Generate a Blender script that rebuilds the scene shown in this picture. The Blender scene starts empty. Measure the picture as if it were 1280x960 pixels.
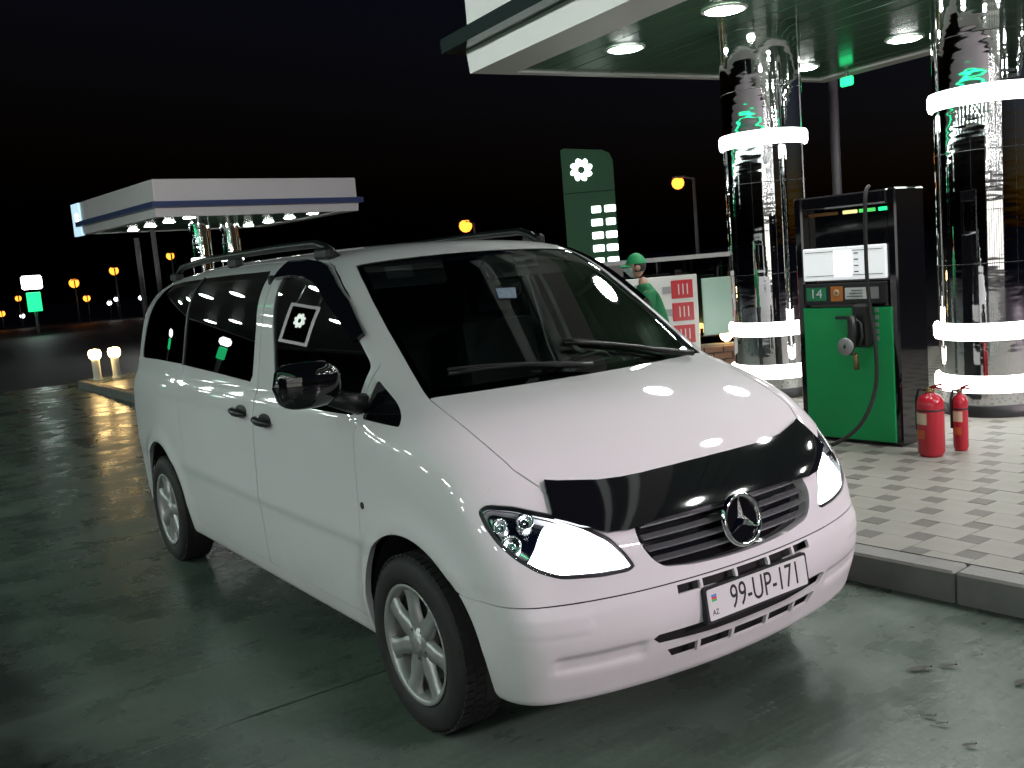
import bpy, math, random
import numpy as np
from mathutils import Vector, Matrix
from mathutils.geometry import delaunay_2d_cdt
random.seed(7)
S = bpy.context.scene
COL = S.collection
PI = math.pi
rad = math.radians

# ------------------------------------------------------------------ camera, world, exposure
cam_data = bpy.data.cameras.new("camera")
cam = bpy.data.objects.new("camera", cam_data); COL.objects.link(cam)
cam_data.sensor_width = 36.0
cam_data.lens = 36.0 * 1215.5 / 1280.0
cam_data.clip_start = 0.05; cam_data.clip_end = 3000
def set_cam(loc, yaw, pitch, roll):
    f = Vector((math.cos(pitch)*math.cos(yaw), math.cos(pitch)*math.sin(yaw), math.sin(pitch)))
    r = f.cross(Vector((0, 0, 1))).normalized(); u = r.cross(f)
    c, s = math.cos(roll), math.sin(roll)
    r2 = c*r + s*u; u2 = -s*r + c*u
    m = Matrix((r2, u2, -f)).transposed().to_4x4(); m.translation = loc
    cam.matrix_world = m
set_cam(Vector((3.115, -2.528, 1.709)), rad(145.324), rad(-7.021), rad(-4.759))
S.camera = cam

world = bpy.data.worlds.new("World"); S.world = world; world.use_nodes = True
wn = world.node_tree; wn.nodes.clear()
sky = wn.nodes.new("ShaderNodeTexSky"); sky.sky_type = 'NISHITA'; sky.sun_disc = False
sky.sun_elevation = rad(-3.7); sky.sun_rotation = rad(60)
bg = wn.nodes.new("ShaderNodeBackground"); bg.inputs[1].default_value = 0.15
wo = wn.nodes.new("ShaderNodeOutputWorld")
tint = wn.nodes.new("ShaderNodeMix"); tint.data_type = 'RGBA'; tint.blend_type = 'MULTIPLY'; tint.inputs[0].default_value = 1
tint.inputs[7].default_value = (.68, .85, 1.5, 1)      # the town's night air is bluer than the model's last dusk
wn.links.new(sky.outputs[0], tint.inputs[6]); wn.links.new(tint.outputs[2], bg.inputs[0]); wn.links.new(bg.outputs[0], wo.inputs[0])

S.view_settings.view_transform = 'Standard'; S.view_settings.look = 'None'
S.view_settings.exposure = 0.0; S.view_settings.gamma = 1.0
S.render.engine = 'CYCLES'
S.cycles.use_denoising = True
S.cycles.max_bounces = 8; S.cycles.transparent_max_bounces = 16
S.cycles.sample_clamp_indirect = 6.0; S.cycles.sample_clamp_direct = 0.0
S.cycles.caustics_reflective = False; S.cycles.caustics_refractive = False
S.cycles.blur_glossy = 0.3

# ------------------------------------------------------------------ materials
def new_mat(name):
    m = bpy.data.materials.new(name); m.use_nodes = True
    return m, m.node_tree, m.node_tree.nodes["Principled BSDF"]
def mat(name, col, rough=.5, metal=0., coat=0., spec=.5, bump=0., bscale=40., var=0., vscale=6., rvar=0.):
    m, t, b = new_mat(name)
    b.inputs["Base Color"].default_value = (*col, 1); b.inputs["Roughness"].default_value = rough
    b.inputs["Metallic"].default_value = metal; b.inputs["Coat Weight"].default_value = coat
    b.inputs["Coat Roughness"].default_value = .03
    b.inputs["Specular IOR Level"].default_value = spec
    L = t.links.new
    if var or bump or rvar:
        tc = t.nodes.new("ShaderNodeTexCoord")
    if var or rvar:
        n = t.nodes.new("ShaderNodeTexNoise"); n.inputs["Scale"].default_value = vscale; n.inputs["Detail"].default_value = 6
        L(tc.outputs["Object"], n.inputs["Vector"])
        if var:
            mx = t.nodes.new("ShaderNodeMix"); mx.data_type = 'RGBA'
            mx.inputs[6].default_value = (*[c*(1-var) for c in col], 1); mx.inputs[7].default_value = (*[min(1, c*(1+var)) for c in col], 1)
            L(n.outputs["Fac"], mx.inputs[0]); L(mx.outputs[2], b.inputs["Base Color"])
        if rvar:
            mr = t.nodes.new("ShaderNodeMapRange"); mr.inputs[1].default_value = .3; mr.inputs[2].default_value = .7
            mr.inputs[3].default_value = max(.02, rough-rvar); mr.inputs[4].default_value = rough+rvar
            L(n.outputs["Fac"], mr.inputs[0]); L(mr.outputs[0], b.inputs["Roughness"])
    if bump:
        n2 = t.nodes.new("ShaderNodeTexNoise"); n2.inputs["Scale"].default_value = bscale; n2.inputs["Detail"].default_value = 4
        L(tc.outputs["Object"], n2.inputs["Vector"])
        bp = t.nodes.new("ShaderNodeBump"); bp.inputs["Strength"].default_value = bump; bp.inputs["Distance"].default_value = .01
        L(n2.outputs["Fac"], bp.inputs["Height"]); L(bp.outputs[0], b.inputs["Normal"])
    return m
def emit(name, col, s):
    m, t, b = new_mat(name)
    b.inputs["Base Color"].default_value = (*[min(.8, c) for c in col], 1)
    b.inputs["Emission Color"].default_value = (*col, 1); b.inputs["Emission Strength"].default_value = s
    return m
def glass(name, tint, ior=1.5, rough=.0):
    m, t, b = new_mat(name); t.nodes.remove(b)
    out = t.nodes["Material Output"]; L = t.links.new
    tr = t.nodes.new("ShaderNodeBsdfTransparent"); tr.inputs[0].default_value = (*tint, 1)
    gl = t.nodes.new("ShaderNodeBsdfGlossy"); gl.inputs["Roughness"].default_value = rough; gl.inputs[0].default_value = (1, 1, 1, 1)
    fr = t.nodes.new("ShaderNodeFresnel"); fr.inputs[0].default_value = ior
    mx = t.nodes.new("ShaderNodeMixShader")
    L(fr.outputs[0], mx.inputs[0]); L(tr.outputs[0], mx.inputs[1]); L(gl.outputs[0], mx.inputs[2]); L(mx.outputs[0], out.inputs[0])
    return m

M = {}
M['paint'] = mat("white_paint", (.77, .755, .775), .55, 0, .9, spec=.15, var=.02, vscale=3, bump=.02, bscale=300)
def grime(m):
    t = m.node_tree; b = t.nodes["Principled BSDF"]; N = t.nodes.new; L = t.links.new
    src = b.inputs["Base Color"].links[0].from_socket
    tc = N("ShaderNodeTexCoord"); sp = N("ShaderNodeSeparateXYZ"); L(tc.outputs["Object"], sp.inputs[0])
    n = N("ShaderNodeTexNoise"); n.inputs["Scale"].default_value = 5; n.inputs["Detail"].default_value = 8; L(tc.outputs["Object"], n.inputs["Vector"])
    r = N("ShaderNodeMapRange"); r.interpolation_type = 'SMOOTHSTEP'; L(sp.outputs[2], r.inputs[0])
    for k, v in zip((1, 2, 3, 4), (.25, .75, 1, 0)): r.inputs[k].default_value = v
    q = N("ShaderNodeMath"); q.operation = 'MULTIPLY'; L(r.outputs[0], q.inputs[0]); L(n.outputs["Fac"], q.inputs[1])
    q2 = N("ShaderNodeMath"); q2.operation = 'MULTIPLY'; q2.inputs[1].default_value = .55; L(q.outputs[0], q2.inputs[0])
    mx = N("ShaderNodeMix"); mx.data_type = 'RGBA'; mx.inputs[7].default_value = (.34, .32, .29, 1)
    L(q2.outputs[0], mx.inputs[0]); L(src, mx.inputs[6]); L(mx.outputs[2], b.inputs["Base Color"])
    r2 = N("ShaderNodeMath"); r2.operation = 'SUBTRACT'; r2.inputs[0].default_value = .9; L(q.outputs[0], r2.inputs[1]); L(r2.outputs[0], b.inputs["Coat Weight"])
grime(M['paint'])
M['plastic'] = mat("black_plastic", (.012, .012, .013), .38, bump=.1, bscale=400)
M['gloss_black'] = mat("gloss_black", (.006, .006, .008), .06, 0, .6)
M['rubber'] = mat("tyre_rubber", (.018, .017, .017), .7, var=.3, vscale=30, bump=.15, bscale=200)
M['alloy'] = mat("alloy", (.40, .40, .40), .38, .6, var=.25, vscale=14)
M['slat'] = mat('grille_slat', (.28, .28, .30), .25, .6, .3)
M['chrome'] = mat("chrome", (.85, .85, .86), .07, 1)
M['steel'] = mat("mirror_steel", (.80, .81, .82), .04, 1, bump=.11, bscale=6)
def stretch(m, sc):
    t = m.node_tree; n = [q for q in t.nodes if q.type == 'TEX_NOISE'][-1]; lk = n.inputs["Vector"].links[0]; src = lk.from_socket
    n.inputs['Detail'].default_value = 1.2
    mp = t.nodes.new("ShaderNodeMapping"); mp.inputs["Scale"].default_value = sc; t.links.new(src, mp.inputs[0]); t.links.new(mp.outputs[0], n.inputs["Vector"])
stretch(M['steel'], (.8, .8, 2.6))       # the rolled sheets ripple along their height
M['trim'] = mat("window_trim", (.05, .05, .052), .5)
M['dark'] = mat("dark_cavity", (.01, .01, .01), .8)
M['interior'] = mat("interior_fabric", (.03, .03, .033), .85, bump=.1, bscale=200)
M['liner'] = mat("roof_liner", (.30, .29, .28), .9)
M['screen'] = glass("windscreen_glass", (.74, .84, .79), 1.52)
M['sideglass'] = glass("side_glass", (.30, .36, .33), 1.55)
M['privacy'] = glass("privacy_glass", (.035, .04, .04), 1.6)
M['lens'] = glass("lamp_lens", (.93, .95, .97), 1.45)
M['plate'] = mat("plate_white", (.72, .72, .73), .4)
M['ink'] = mat("ink_black", (.01, .01, .012), .5)
M['beam'] = emit("headlamp_beam", (.93, .97, 1.0), 9.0)
M['amber'] = mat("amber_lens", (.6, .2, .03), .15, coat=.5)
M['redlens'] = mat("red_lens", (.3, .01, .01), .12, coat=.5)

# ------------------------------------------------------------------ mesh helpers
def kids(o): return [c for c in COL.objects if c.parent is o]
def tag(o, label=None, cat=None, group=None, kind=None):
    if label: o['label'] = label
    if cat: o['category'] = cat
    if group: o['group'] = group
    if kind: o['kind'] = kind
    return o
def empty(name, loc=(0, 0, 0), rz=0., label=None, cat=None, group=None):
    o = bpy.data.objects.new(name, None); COL.objects.link(o)
    o.location = loc; o.rotation_euler = (0, 0, rz); o.empty_display_size = .2
    return tag(o, label, cat, group)
def link(name, me, parent=None, m=None):
    o = bpy.data.objects.new(name, me); COL.objects.link(o)
    if parent is not None: o.parent = parent
    if m is not None and not me.materials: me.materials.append(m)
    return o
class MB:
    """collects shapes for ONE mesh object"""
    def __init__(s): s.v = []; s.f = []; s.sm = []
    def add(s, v, f, smooth=False):
        n = len(s.v); s.v += [tuple(p) for p in v]; s.f += [tuple(i+n for i in q) for q in f]; s.sm += [smooth]*len(f); return s
    def box(s, c, d, rz=0., bev=0.):
        x, y, z = [k/2 for k in d]; b = min(bev, x*.9, y*.9, z*.9)
        if b <= 0:
            P = [(-x,-y,-z),(x,-y,-z),(x,y,-z),(-x,y,-z),(-x,-y,z),(x,-y,z),(x,y,z),(-x,y,z)]
            F = [(0,3,2,1),(4,5,6,7),(0,1,5,4),(1,2,6,5),(2,3,7,6),(3,0,4,7)]
        else:
            P = []; F = []
            for zz, ins in ((-z, b), (-z+b, 0), (z-b, 0), (z, b)):
                P += [(-x+ins+(b if not ins else 0), -y+ins, zz), (x-ins-(b if not ins else 0), -y+ins, zz), (x-ins, -y+ins+(b if not ins else 0), zz), (x-ins, y-ins-(b if not ins else 0), zz),
                      (x-ins-(b if not ins else 0), y-ins, zz), (-x+ins+(b if not ins else 0), y-ins, zz), (-x+ins, y-ins-(b if not ins else 0), zz), (-x+ins, -y+ins+(b if not ins else 0), zz)]
            for r in range(3):
                for k in range(8):
                    F.append((r*8+k, r*8+(k+1) % 8, (r+1)*8+(k+1) % 8, (r+1)*8+k))
            F.append(tuple(range(7, -1, -1))); F.append(tuple(range(24, 32)))
        ca, sa = math.cos(rz), math.sin(rz)
        return s.add([(c[0]+p[0]*ca-p[1]*sa, c[1]+p[0]*sa+p[1]*ca, c[2]+p[2]) for p in P], F)
    def tube(s, pts, r, n=8, cap=True):
        pts = [Vector(p) for p in pts]; R = r if isinstance(r, (list, tuple)) else [r]*len(pts)
        V = []; up = Vector((0, 0, 1)); prev = None
        for i, p in enumerate(pts):
            t = (pts[min(i+1, len(pts)-1)]-pts[max(i-1, 0)]).normalized()
            a = prev if prev is not None else (up if abs(t.z) < .9 else Vector((1, 0, 0)))
            a = (a-t*a.dot(t)).normalized(); prev = a; b = t.cross(a)
            V += [p+(a*math.cos(2*PI*k/n)+b*math.sin(2*PI*k/n))*R[i] for k in range(n)]
        F = [(i*n+k, i*n+(k+1) % n, (i+1)*n+(k+1) % n, (i+1)*n+k) for i in range(len(pts)-1) for k in range(n)]
        s.add(V, F, True)
        if cap:
            m = len(s.v)-len(V); s.f += [tuple(m+k for k in range(n-1, -1, -1)), tuple(m+(len(pts)-1)*n+k for k in range(n))]; s.sm += [False, False]
        return s
    def lathe(s, prof, c=(0, 0, 0), axis='z', n=32, smooth=True, close=False):
        """prof: (r, h) along the axis"""
        V = []
        for r, h in prof:
            for k in range(n):
                a = 2*PI*k/n; p = (r*math.cos(a), r*math.sin(a), h)
                if axis == 'y': p = (p[0], p[2], p[1])
                if axis == 'x': p = (p[2], p[0], p[1])
                V.append((c[0]+p[0], c[1]+p[1], c[2]+p[2]))
        m = len(prof); fl = axis == 'y'
        F = []
        for i in range(m if close else m-1):
            j = (i+1) % m
            for k in range(n):
                q = (i*n+k, i*n+(k+1) % n, j*n+(k+1) % n, j*n+k)
                F.append(q[::-1] if fl else q)
        return s.add(V, F, smooth)
    def prism(s, poly, z0, z1, tr=lambda p: p):
        n = len(poly)
        V = [tr((x, y, z0)) for x, y in poly]+[tr((x, y, z1)) for x, y in poly]
        F = [tuple(range(n-1, -1, -1)), tuple(range(n, 2*n))]+[(k, (k+1) % n, n+(k+1) % n, n+k) for k in range(n)]
        return s.add(V, F)
    def mesh(s, name, m=None):
        me = bpy.data.meshes.new(name); me.from_pydata([tuple(map(float, p)) for p in s.v], [], s.f)
        me.polygons.foreach_set('use_smooth', s.sm)
        if m is not None: me.materials.append(m)
        me.update(); return me
    def build(s, name, m, parent=None): return link(name, s.mesh(name, m), parent)
def text_mesh(txt, size, depth=.002, sx=1.):
    cu = bpy.data.curves.new("lettering", 'FONT'); cu.body = txt; cu.size = size; cu.extrude = depth
    cu.align_x = 'CENTER'; cu.align_y = 'CENTER'; cu.resolution_u = 3
    o = bpy.data.objects.new("lettering", cu); COL.objects.link(o)
    bpy.context.view_layer.update()
    me = bpy.data.meshes.new_from_object(o.evaluated_get(bpy.context.evaluated_depsgraph_get()))
    bpy.data.objects.remove(o); bpy.data.curves.remove(cu)
    for v in me.vertices: v.co.x *= sx
    me.materials.clear(); return me
def place_text(name, txt, size, m, parent, origin, xdir, ydir, depth=.002, sx=1.):
    me = text_mesh(txt, size, depth, sx); x = Vector(xdir).normalized(); y = Vector(ydir).normalized(); z = x.cross(y)
    mw = Matrix((x, y, z)).transposed().to_4x4(); mw.translation = origin
    me.transform(mw); me.materials.append(m)
    return link(name, me, parent)
def copy_tree(o, parent=None):
    c = o.copy(); COL.objects.link(c); c.parent = parent
    for ch in kids(o): copy_tree(ch, c)
    return c

# ------------------------------------------------------------------ van body surface: f(P) < 0 inside
def _pchip(P):
    P=np.array(P,float); x,y=P[:,0],P[:,1]; h=np.diff(x); d=np.diff(y)/h
    m=np.zeros(len(x)); m[0],m[-1]=d[0],d[-1]
    for i in range(1,len(x)-1):
        if d[i-1]*d[i]>0: m[i]=(h[i-1]+h[i])/(h[i-1]/d[i]+h[i]/d[i-1])*1.0 if False else 2*d[i-1]*d[i]/(d[i-1]+d[i])
    def F(t):
        t=np.asarray(t,float); k=np.clip(np.searchsorted(x,t)-1,0,len(h)-1)
        s=(t-x[k])/h[k]; lo,hi=s<0,s>1; sc=np.clip(s,0,1)
        v=(2*sc**3-3*sc**2+1)*y[k]+(sc**3-2*sc**2+sc)*h[k]*m[k]+(3*sc**2-2*sc**3)*y[k+1]+(sc**3-sc**2)*h[k]*m[k+1]
        return v+np.where(lo,s*h[k]*m[k],0)+np.where(hi,(s-1)*h[k]*m[k+1],0)
    return F
ROOF=_pchip([(-4.1,1.70),(-3.85,1.775),(-3.4,1.835),(-2.6,1.868),(-1.8,1.868),(-1.2,1.855),(-.9,1.835),(-.6,1.80)])
HOOD=_pchip([(-.4,1.36),(-.15,1.278),(.0,1.23),(.2,1.158),(.4,1.068),(.55,.985),(.65,.918),(.72,.855),(.80,.76),(.9,.6)])
XFR=_pchip([(.1,.70),(.2,.765),(.3,.80),(.42,.838),(.5,.850),(.57,.846),(.63,.828),(.7,.812),(.76,.795),(.82,.765),(.9,.71),(1.0,.63)])
WZ=_pchip([(.15,.83),(.22,.875),(.3,.897),(.4,.911),(.55,.922),(.72,.934),(.95,.938),(1.08,.934),(1.15,.918),(1.22,.890),(1.3,.872),(1.5,.831),(1.75,.768),(1.95,.71)])
def smax(a,b,k):
    h=np.maximum(k-np.abs(a-b),0)/k; return np.maximum(a,b)+h*h*k*.25
def fvan(P):
    x,y,z=P[...,0],np.abs(P[...,1]),P[...,2]
    roof=z-ROOF(x)+.045*(y/.7)**2+.03*(y/.75)**6
    screen=((z-1.228)*.80+(x+.085*(y/.7)**2-.042-.012*(1-((z-1.5)/.27)**2))*.575)
    hood=(z-HOOD(x)+.024*(y/.7)**2-.014)*.9
    hood=hood+np.clip(-.25-x,0,9)*3
    cab=smax(roof,screen,.10)
    top=-smax(-cab,-hood,.02)
    r1=np.hypot(x-.065,z-.365); r2=np.hypot(x+3.13,z-.36)
    fl=.020*np.exp(-((r1-.43)/.055)**2)+.015*np.exp(-((r2-.45)/.055)**2)
    fl=fl*np.clip((z-.25)/.2,0,1)
    cr=.007*(1/(1+np.exp(-(z-(.665+.006*(-x)))/.010)))*np.exp(-np.clip(z-.67,0,9)/.25)
    t=np.clip(x+.2,0,2); tr=np.clip(-x-2.6,0,2)
    side=y-(WZ(z)+fl+cr-.055*t**2-.03*tr**2*(1+.6*np.clip(z-1.1,0,1)))
    front=x-(XFR(z)-.050*(y/.5)**2-.055*(y/.88)**8)
    sg=lambda q: 1/(1+np.exp(-np.clip(q,-40,40)))
    front=front+.013*sg((y-.47)/.008)*sg((.77-y)/.008)*sg((z-.385)/.0035)*sg((.44-z)/.0035)-.004*sg((y-.66)/.004)*sg((z-.522)/.003)*sg((.586-z)/.003)*sg((.4+x*1.2-.85+.1)/.02)
    rear=(-3.885+.08*np.clip(z-1.15,0,2)+.012*(y/.6)**2 - .02*np.exp(-((z-.5)/.15)**4))-x
    f=smax(top,side,.20)
    f=smax(f,front,.08)
    f=smax(f,rear,.12)
    f=smax(f,.262-z,.03)
    return f
def hit(O,D,t0,t1,n=48):
    O=np.asarray(O,float);D=np.asarray(D,float)
    a=np.full(O.shape[:-1],float(t0));b=np.full(O.shape[:-1],float(t1))
    for i in range(n):
        m=(a+b)/2; f=fvan(O+D*m[...,None]); a=np.where(f>0,m,a); b=np.where(f>0,b,m)
    return O+D*((a+b)/2)[...,None]
def side(u):   # (x,z)->P on right side
    u=np.asarray(u,float); O=np.stack([u[...,0],0*u[...,0],u[...,1]],-1); return hit(O,np.broadcast_to([0,-1.,0],O.shape),1.3,0)
def top(u):
    u=np.asarray(u,float); O=np.stack([u[...,0],u[...,1],0*u[...,0]],-1); return hit(O,np.broadcast_to([0,0,1.],O.shape),2.4,.45)
AX=-.1
def front(u):
    u=np.asarray(u,float); O=np.stack([0*u[...,0]+AX,0*u[...,0],u[...,1]],-1); return hit(O,np.stack([np.cos(u[...,0]),np.sin(u[...,0]),0*u[...,0]],-1),1.6,0)
def grad(P,e=1e-4):
    P=np.asarray(P,float); g=np.stack([fvan(P+np.eye(3)[i]*e)-fvan(P-np.eye(3)[i]*e) for i in range(3)],-1)
    return g/np.linalg.norm(g,axis=-1,keepdims=True)

# ------------------------------------------------------------------ panels cut from the body surface
def rear_chart(u):   # (y, z)
    u = np.asarray(u, float); O = np.stack([0*u[..., 0]-2.5, u[..., 0], u[..., 1]], -1)
    return hit(O, np.broadcast_to([-1., 0, 0], O.shape), 2.5, 0)
def dens(poly, h):
    out = []
    for a, b in zip(poly, poly[1:]+poly[:1]):
        n = max(1, int(math.ceil(math.dist(a, b)/h)))
        out += [(a[0]+(b[0]-a[0])*i/n, a[1]+(b[1]-a[1])*i/n) for i in range(n)]
    return out
def dens_open(p, h):
    return dens(p, h)[:sum(max(1, int(math.ceil(math.dist(a, b)/h))) for a, b in zip(p, p[1:]))]+[p[-1]]
def area2(p): return sum(a[0]*b[1]-b[0]*a[1] for a, b in zip(p, p[1:]+p[:1]))
def offset(poly, d):
    """inset by d (positive = inwards)"""
    p = np.array(poly, float); s = 1 if area2(list(map(tuple, p))) > 0 else -1
    e = np.roll(p, -1, 0)-p; e /= np.maximum(np.linalg.norm(e, axis=1, keepdims=True), 1e-9)
    n = np.stack([-e[:, 1], e[:, 0]], 1)*s; m = n+np.roll(n, 1, 0); m /= np.maximum((m*m).sum(1, keepdims=True), .5)/2*1.0
    return [tuple(q) for q in p+m*d]
def roundp(poly, r=.03, n=4):
    """round the corners of a polygon"""
    out = []; N = len(poly)
    for i in range(N):
        p, a, b = np.array(poly[i]), np.array(poly[i-1]), np.array(poly[(i+1) % N])
        la, lb = np.linalg.norm(a-p), np.linalg.norm(b-p); k = min(r, la*.45, lb*.45)
        q0, q1 = p+(a-p)/la*k, p+(b-p)/lb*k
        for j in range(n+1):
            t = j/n; out.append(tuple((1-t)**2*q0+2*t*(1-t)*p+t*t*q1))
    return out
def inpoly(P, poly):
    q = np.array(poly); x, y = P[:, 0], P[:, 1]; c = np.zeros(len(P), bool)
    for (x0, y0), (x1, y1) in zip(q, np.roll(q, -1, 0)):
        k = ((y0 > y) != (y1 > y)); c ^= k & (x < (x1-x0)*(y-y0)/((y1-y0) if y1 != y0 else 1e-12)+x0)
    return c
def pane_normals(P):
    """side glass is one gently bowed sheet, flatter than the pressed body round it"""
    x = P[:, 0]; n = np.stack([.11*np.clip(x+.2, 0, 2)-.06*np.clip(-x-2.6, 0, 2), -1+0*x, .225+0*x], -1)
    return n/np.linalg.norm(n, axis=1, keepdims=True)
class Shell:
    """surface pieces with exact normals, joined into one mesh"""
    def __init__(s): s.V = []; s.N = []; s.F = []; s.n = 0
    def raw(s, V, N, F):
        V, N, F = np.asarray(V, float), np.asarray(N, float), np.asarray(F, int)
        a, b, c = V[F[:, 0]], V[F[:, 1]], V[F[:, 2]]
        fl = (np.cross(b-a, c-a)*(N[F[:, 0]]+N[F[:, 1]]+N[F[:, 2]])).sum(1) < 0
        F = F.copy(); F[fl] = F[fl][:, ::-1]
        s.V.append(V); s.N.append(N); s.F.append(F+s.n); s.n += len(V); return s
    def patch(s, chart, outer, holes=(), step=.03, edge=.02, off=0., depth=.014, flange=True, nf=None):
        loops = [dens(list(outer), edge)]+[dens(list(h), edge) for h in holes]
        pts = []; ed = []
        for lp in loops:
            n = len(pts); pts += lp; ed += [(n+i, n+(i+1) % len(lp)) for i in range(len(lp))]
        nb = len(pts); B = np.array(pts)
        lo, hi = B.min(0), B.max(0)
        gx, gy = np.meshgrid(np.arange(lo[0]+step/2, hi[0], step), np.arange(lo[1]+step/2, hi[1], step))
        gx = gx+(np.arange(gx.shape[0]) % 2)[:, None]*step*.5
        G = np.stack([gx.ravel(), gy.ravel()], 1); k = inpoly(G, loops[0])
        for h in loops[1:]: k &= ~inpoly(G, h)
        G = G[k]
        if len(G):
            ok = np.ones(len(G), bool)
            for i in range(0, len(G), 2000):
                d = ((G[i:i+2000, None]-B[None])**2).sum(2).min(1); ok[i:i+2000] = d > (step*.45)**2
            G = G[ok]
        allp = [Vector((float(a), float(b))) for a, b in list(pts)+[tuple(g) for g in G]]
        vo, eo, fo, *_ = delaunay_2d_cdt(allp, ed, [], 0, 1e-7)
        U = np.array([(p.x, p.y) for p in vo]); F = np.array([f for f in fo if len(f) == 3])
        C = U[F].mean(1); k = inpoly(C, loops[0])
        for h in loops[1:]: k &= ~inpoly(C, h)
        F = F[k]
        P = chart(U); N = grad(P)
        s.raw(P+N*off, nf(P) if nf else N, F)
        if flange:
            for li, lp in enumerate(loops):
                q = np.array(lp); P = chart(q); N = grad(P); t = np.roll(P, -1, 0)-np.roll(P, 1, 0); t /= np.maximum(np.linalg.norm(t, axis=1, keepdims=True), 1e-9)
                side_n = np.cross(t, N); n = len(q)
                # outward of the panel: away from material
                cen = P.mean(0); sgn = np.sign((side_n*(P-cen)).sum()); sgn = sgn if li == 0 else -sgn
                side_n = side_n*(sgn if sgn else 1)
                V = np.concatenate([P+N*off, P+N*(off-depth)]); NN = np.concatenate([side_n, side_n])
                idx = np.arange(n); j = (idx+1) % n
                F = np.concatenate([np.stack([idx, j, n+j], 1), np.stack([idx, n+j, n+idx], 1)])
                s.raw(V, NN, F)
        return s
    def mirrored(s):
        t = Shell(); m = np.array([1, -1, 1.])
        for V, N, F in zip(s.V, s.N, s.F): t.V.append(V*m); t.N.append(N*m); t.F.append(F[:, ::-1])
        t.n = s.n; return t
    def join(s, o):
        for V, N, F in zip(o.V, o.N, o.F): s.V.append(V); s.N.append(N); s.F.append(F+s.n)
        s.n += o.n; return s
    def build(s, name, m, parent=None, loc=None):
        V = np.concatenate(s.V); N = np.concatenate(s.N); F = np.concatenate(s.F)
        me = bpy.data.meshes.new(name); me.from_pydata(V.tolist(), [], F.tolist())
        me.polygons.foreach_set('use_smooth', [True]*len(F)); me.materials.append(m)
        me.normals_split_custom_set_from_vertices(N.tolist())
        return link(name, me, parent)

van = empty('van', (0, 0, 0), 0, 'white passenger van with black roof rails and lit headlamps stopped beside the pump island', 'van')

# --- curves on the right side, (x, z)
ARC_F, RF = (.065, .365), .408
ARC_R, RR = (-3.13, .355), .432
def arc(c, r, a0, a1, n=28): return [(c[0]+r*math.cos(rad(a0+(a1-a0)*i/n)), c[1]+r*math.sin(rad(a0+(a1-a0)*i/n))) for i in range(n+1)]
SILL = .275
def arc_from(c, r, z): return math.degrees(math.asin((z-c[1])/r))
front_arc_back = arc(ARC_F, RF, 180-arc_from(ARC_F, RF, SILL), arc_from(ARC_F, RF, .635))
rear_arc = arc(ARC_R, RR, 180-arc_from(ARC_R, RR, SILL), arc_from(ARC_R, RR, SILL))
win_a = [(-.044, 1.176), (-.13, 1.228), (-.221, 1.283), (-.347, 1.375), (-.493, 1.485), (-.631, 1.579), (-.809, 1.682), (-.90, 1.722), (-1.005, 1.747), (-1.12, 1.763), (-1.238, 1.77)]
door_f = [(-.375, .345), (-.352, .46), (-.305, .64), (-.292, .93), (-.29, 1.164), (-.29, 1.378), (-.36, 1.434), (-.48, 1.525), (-.615, 1.615), (-.79, 1.716), (-.90, 1.766), (-1.0, 1.788), (-1.2, 1.807), (-1.43, 1.813),
          (-1.405, 1.45), (-1.385, 1.10), (-1.40, .85), (-1.435, .60), (-1.445, .345)]
door_f = roundp(door_f, .03, 3)
wf = roundp([(-1.345, 1.762), (-1.238, 1.77), (-1.12, 1.763), (-1.005, 1.747), (-.90, 1.722), (-.809, 1.682), (-.631, 1.579), (-.493, 1.485), (-.347, 1.375), (-.322, 1.35), (-.322, 1.176), (-.60, 1.172), (-.846, 1.174), (-1.05, 1.182), (-1.15, 1.205), (-1.185, 1.25)], .025, 3)
wq = roundp([(-.262, 1.308), (-.221, 1.283), (-.13, 1.228), (-.044, 1.176), (-.022, 1.150), (-.12, 1.156), (-.262, 1.168)], .015, 3)
DIV = -2.60
strip_lo = [(-1.49, 1.247), (-2.0, 1.268), (DIV, 1.289)]
strip_hi = [(DIV, 1.772), (-2.1, 1.774), (-1.56, 1.772), (-1.525, 1.755)]
door_s = [(-1.445, .345), (-1.435, .60), (-1.40, .85), (-1.385, 1.10), (-1.405, 1.45), (-1.43, 1.813), (-2.0, 1.822), (DIV, 1.815)] + [(DIV, 1.772), (-2.1, 1.774), (-1.575, 1.772), (-1.53, 1.74), (-1.485, 1.50), (-1.478, 1.275), (-1.50, 1.248), (-2.0, 1.268), (DIV, 1.289)] + [(DIV, .80), (-2.595, .345)]
wqr = roundp([(DIV, 1.289), (-3.2, 1.297), (-3.60, 1.292), (-3.655, 1.33), (-3.63, 1.45), (-3.565, 1.61), (-3.50, 1.70), (-3.38, 1.755), (-3.1, 1.77), (DIV, 1.772)], .02, 3)
strip_hole = [(DIV, 1.289), (DIV, .80), (-2.595, .345)]  # kept with the door outline
XB = .46
seam_xy = [(-.048, -.726), (.05, -.731), (.16, -.732), (.293, -.730), (.38, -.725), (.445, -.717), (XB, -.714)]
mid_xy = [(-.075, -.822), (.0, -.824), (.1, -.826), (.2, -.826), (.3, -.822), (.38, -.812), (XB, -.795)]
mid_xy = dens_open(mid_xy, .0115)
mid_ws = dens_open([(-.80, -.675), (-.70, -.705), (-.55, -.74), (-.40, -.77), (-.20, -.80), (-.075, -.822)], .0115)
ws_xy = dens_open([(-.80, -.600), (-.70, -.630), (-.55, -.662), (-.40, -.686), (-.20, -.710), (-.048, -.726)], .03)
mid_xy = mid_ws[:-1]+mid_xy
Pm = top(np.array(mid_xy)); mid_xz = [(float(p[0]), float(p[2])) for p in Pm]
z_mid = mid_xz[-1][1]
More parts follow.
